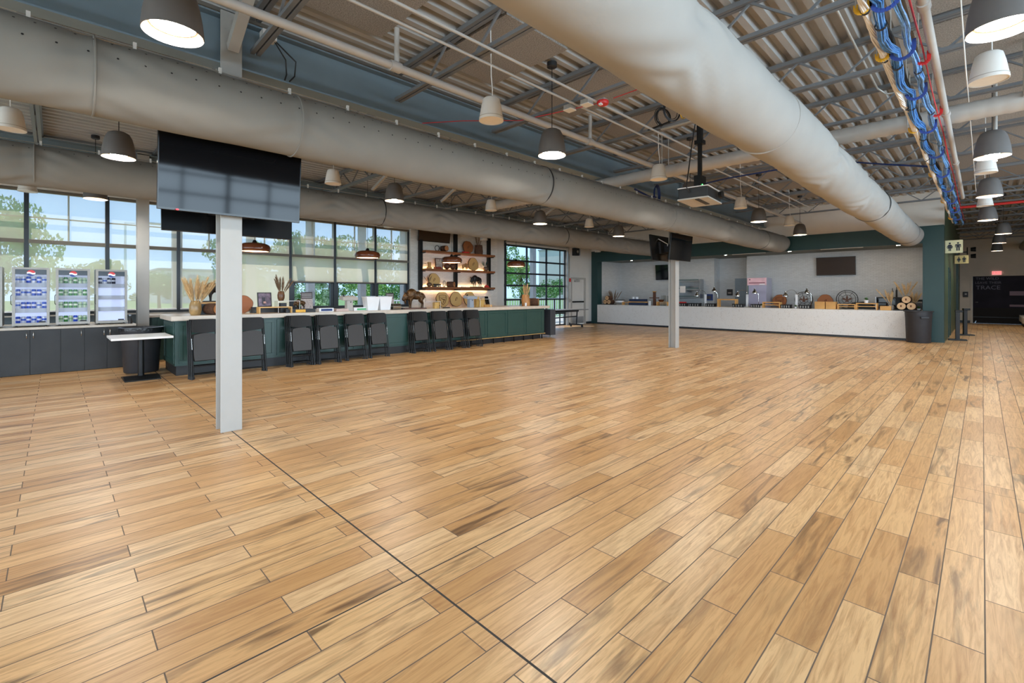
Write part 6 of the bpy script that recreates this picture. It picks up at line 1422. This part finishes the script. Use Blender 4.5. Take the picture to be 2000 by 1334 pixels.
riser('orange wooden arch riser under the dark notice on the serving counter', (-7.09, YC, ZC), 0.72, 0.24, 0.32, wood_light, -PI/2, False, 0.05)
riser('wooden shelf riser in front of the pink topped cooler side', (-5.49, YC, ZC), 0.60, 0.24, 0.22, wood_light, -PI/2, True, 0.035)
riser('low wooden riser below the right wheel ornament', (-3.20, YC, ZC), 0.50, 0.24, 0.18, wood_light, -PI/2, True, 0.03)
riser('wide wooden riser carrying the small potted plant', (-2.66, YC, ZC), 0.56, 0.24, 0.22, wood_light, -PI/2, True, 0.03)
for x, w, h, l in ((-3.96, 0.30, 0.24, 'left of the pair in the middle right'), (-3.64, 0.29, 0.24, 'right of the pair in the middle right'), (-2.17, 0.28, 0.12, 'low one before the black oven')):
    t = thing('wooden_crate', 'orange brown closed wooden crate on serving counter, '+l, 'crate', (x, YC, ZC)); MB().box(-w/2, -0.12, 0, w/2, 0.12, h).build('crate_body', wood_light, t, bevel=0.004); MB().box(-w/2-0.004, -0.125, h, w/2+0.004, 0.125, h+0.012).build('lid', wood_light, t)
def plant(label, x, z, s=1.0):
    t = thing('potted_plant', label, 'plant', (x, YC, z)); MB().lathe([(0, 0), (0.045*s, 0), (0.055*s, 0.09*s), (0, 0.09*s)], n=16).build('pot', plastic_white, t, 50)
    R = random.Random(int(x*100)); mb = MB()
    for i in range(60):
        a = R.uniform(0, 2*PI); e = R.uniform(0.2, 1.4); l = R.uniform(0.05, 0.11)*s; d = Vector((math.cos(a)*math.cos(e), math.sin(a)*math.cos(e), math.sin(e))); q = d.cross(Vector((0, 0, 1))).normalized()*0.012*s; c = Vector((0, 0, 0.085*s))
        mb.add([tuple(c), tuple(c+d*l*0.6+q), tuple(c+d*l), tuple(c+d*l*0.6-q)], [(0, 1, 2, 3)])
    mb.build('leaves', plant_green, t, fix=False)
plant('small green plant in a white pot on the wide wooden riser', -2.68, ZC+0.221, 1.1); plant('small green plant between pan and riser at the pink topped cooler', -5.86, ZC, 0.9); plant('small green plant low at the right log stack', -1.38, ZC+0.0, 0.8); plant('small green plant left of the middle pan', -4.72, ZC, 0.7)
# back wall things
def wheel(label, x, r):
    t = thing('wheel_ornament', label, 'ornament', (x, 20.42, 0.901), 0, 'round metal wheel ornaments'); c = Vector((0, 0, r))
    for q, th in ((r-0.012, 0.012), (r*0.78, 0.008), (r*0.45, 0.007)): MB().tube([(c.x+q*math.cos(a), 0, c.z+q*math.sin(a)) for a in [2*PI*k/32 for k in range(32)]], th, 6, closed=True).build('ring', black_metal, t, 60)
    mb = MB()
    for k in range(8): a = 2*PI*k/8+0.2; mb.bar((c.x+r*0.45*math.cos(a), 0, c.z+r*0.45*math.sin(a)), (c.x+(r-0.01)*math.cos(a), 0, c.z+(r-0.01)*math.sin(a)), 0.03, 0.008)
    mb.build('spokes', black_metal, t)
    f = MB(); s = r*0.42
    f.prism([(0, s*1.1), (0.22*s, 0.45*s), (0.2*s, 0.0), (0.75*s, 0.45*s), (1.0*s, 0.1*s), (0.8*s, -0.15*s), (0.3*s, -0.2*s), (0.35*s, -0.8*s), (0, -0.6*s), (-0.35*s, -0.8*s), (-0.3*s, -0.2*s), (-0.8*s, -0.15*s), (-1.0*s, 0.1*s), (-0.75*s, 0.45*s), (-0.2*s, 0.0), (-0.22*s, 0.45*s)], -0.012, 0.012, 'y')
    o = f.build('lily_emblem', wood_dark, t); o.location = c
    MB().box(-r*0.5, -0.04, 0, r*0.5, 0.08, 0.02).build('foot', black_metal, t)
wheel('black metal wheel ornament with lily emblem left of the brown screen', -4.80, 0.31); wheel('black metal wheel ornament with lily emblem right of the round wood sign', -3.44, 0.335)
slice_disc('round_wood_sign', 'dark round wood sign with carved face beside the pink topped cooler', (-5.62, 20.35, 0.901), 0.255, 0.03, slice_dark, -PI/2, 0.1, shield, 'sign')
slice_disc('round_wood_sign', 'dark round wood sign between the two wheel ornaments', (-4.10, 20.35, 0.901), 0.255, 0.03, slice_dark, -PI/2, 0.1, swirl, 'sign')
t = thing('upright_cooler', 'tall upright cooler with pink lit top panel in the alcove', 'cooler', (-6.33, 20.30, 0)); MB().box(-0.35, -0.30, 0.05, 0.35, 0.35, 2.07).build('cabinet', mat('lavender_grey', (170, 170, 188), 0.4, noise=0.05), t, bevel=0.006); MB().box(-0.35, -0.33, 1.78, 0.35, -0.30, 2.07).build('top_panel', pink_panel, t)
MB().box(-0.34, -0.325, 0.10, 0.34, -0.30, 1.76).build('door', mat('lavender_door', (176, 174, 200), 0.25, noise=0.06, nscale=2), t); MB().box(-0.30, -0.335, 1.85, 0.30, -0.33, 1.89).build('header_stripe', mat('header_stripe', (150, 96, 110), 0.5), t); MB().box(0.10, -0.337, 1.79, 0.30, -0.331, 1.83).build('price_strip', plastic_white, t); MB().box(-0.335, -0.34, 0.1, -0.31, -0.32, 1.76).build('door_edge', teal_leaf, t); MB().box(-0.28, -0.335, 1.98, -0.24, -0.33, 2.02).build('control_knob', black_plastic, t)
t = thing('heated_shelf', 'steel two tier heated wall shelf right of the distant column', 'shelf', (-9.30, 20.66, 1.24))
for z in (0.0, 0.36, 0.74): MB().box(-0.75, -0.34, z, 0.50, 0, z+0.05).build('shelf_deck', steel, t); MB().box(-0.75, -0.35, z+0.055, 0.46, -0.33, z+0.10).build('light_strip', mat('strip_teal', (90, 110, 112), 0.3), t)
MB().box(-0.75, -0.02, 0, 0.5, 0.0, 0.84).build('back_sheet', steel, t); MB().box(0.50, -0.36, 0, 0.54, 0, 0.84).build('side_sheet', steel, t)
tag(MB().box(-0.13, -0.01, 0, 0.13, 0.0, 0.30).build('notice_sheet', paper_white, loc=(-9.55, 20.30, 1.48)), 'white notice sheet taped to the heated wall shelf', 'notice')
t = thing('menu_board', 'small dark notice on the right side of the alcove pillar', 'notice', (-8.02, 20.2+0.48, 1.14))
MB().box(-0.33-0.33, -0.02, 0, -0.33, 0, 0.28).build('board', deep_blue, t); MB().box(-0.60, -0.024, 0.06, -0.40, -0.02, 0.2).build('print', card_dark, t)
t = thing('dark_notice', 'small black square notice on the recessed alcove wall above the arch riser', 'notice', (-7.85, 21.28, 1.36)); MB().box(-0.12, -0.02, 0, 0.12, 0.02, 0.27).build('board', black_plastic, t); MB().box(-0.07, -0.024, 0.09, 0.07, -0.02, 0.13).build('print', card_grey, t)
t = thing('toaster_oven', 'black countertop oven behind the right pampas', 'oven', (-2.25, 20.35, 0.901)); MB().box(-0.32, -0.25, 0.03, 0.32, 0.25, 0.42).build('casing', black_metal, t, bevel=0.006); MB().box(-0.29, -0.26, 0.08, 0.20, -0.25, 0.38).build('window', screen, t); MB().box(-0.33, -0.27, 0.03, -0.31, 0.25, 0.42).build('steel_edge', steel, t)
for i, (x, h) in enumerate(((-2.16, 0.30), (-2.05, 0.34), (-1.58, 0.36))): tag(MB().lathe([(0, 0), (0.025, 0), (0.025, h*0.7), (0.01, h*0.75), (0.01, h), (0, h)], n=10).build('dark_bottle', black_plastic, None, 40, loc=(x, 20.4 if x < -2 else 20.3, 1.322 if x < -2 else 0.901)), 'slim dark bottle behind the right pampas, %s one' % ORD[i], 'bottle')
t = thing('black_canopy_tray', 'black flat rack behind the right pampas beside the oven', 'rack', (-1.62, 20.42, 0.901)); MB().box(-0.28, -0.2, 0.28, 0.28, 0.2, 0.34).build('top', black_metal, t)
for sx in (-0.25, 0.25): MB().box(sx-0.015, -0.18, 0, sx+0.015, -0.15, 0.28).build('leg', black_metal, t)
t = thing('black_machine', 'low black kitchen machine behind the small potted plant', 'machine', (-3.0, 20.4, 0.901)); MB().prism([(-0.4, 0), (0.4, 0), (0.3, 0.18), (0.05, 0.26), (-0.25, 0.22), (-0.4, 0.1)], -0.15, 0.15, 'y').build('body', black_metal, t, bevel=0.02)
for i in range(3): tag(MB().lathe([(0, 0), (0.04, 0), (0.035, 0.12), (0, 0.14)], n=12).build('wine_glass', acrylic, None, 40, loc=(-8.95+0.16*i, 20.45, 0.901)), 'clear glass on the back worktop below the heated shelf, %s of three' % ORD[i], 'glass')
tag(MB().box(-0.03, -0.008, 0, 0.03, 0.0, 0.10).build('wall_socket', plastic_white, loc=(-11.1, 20.7, 1.15)), 'small white wall socket on the alcove brick above the white paper roll', 'socket')
# rug-like dark patch under the white table is the tabletop's shadow; no mat is modelled
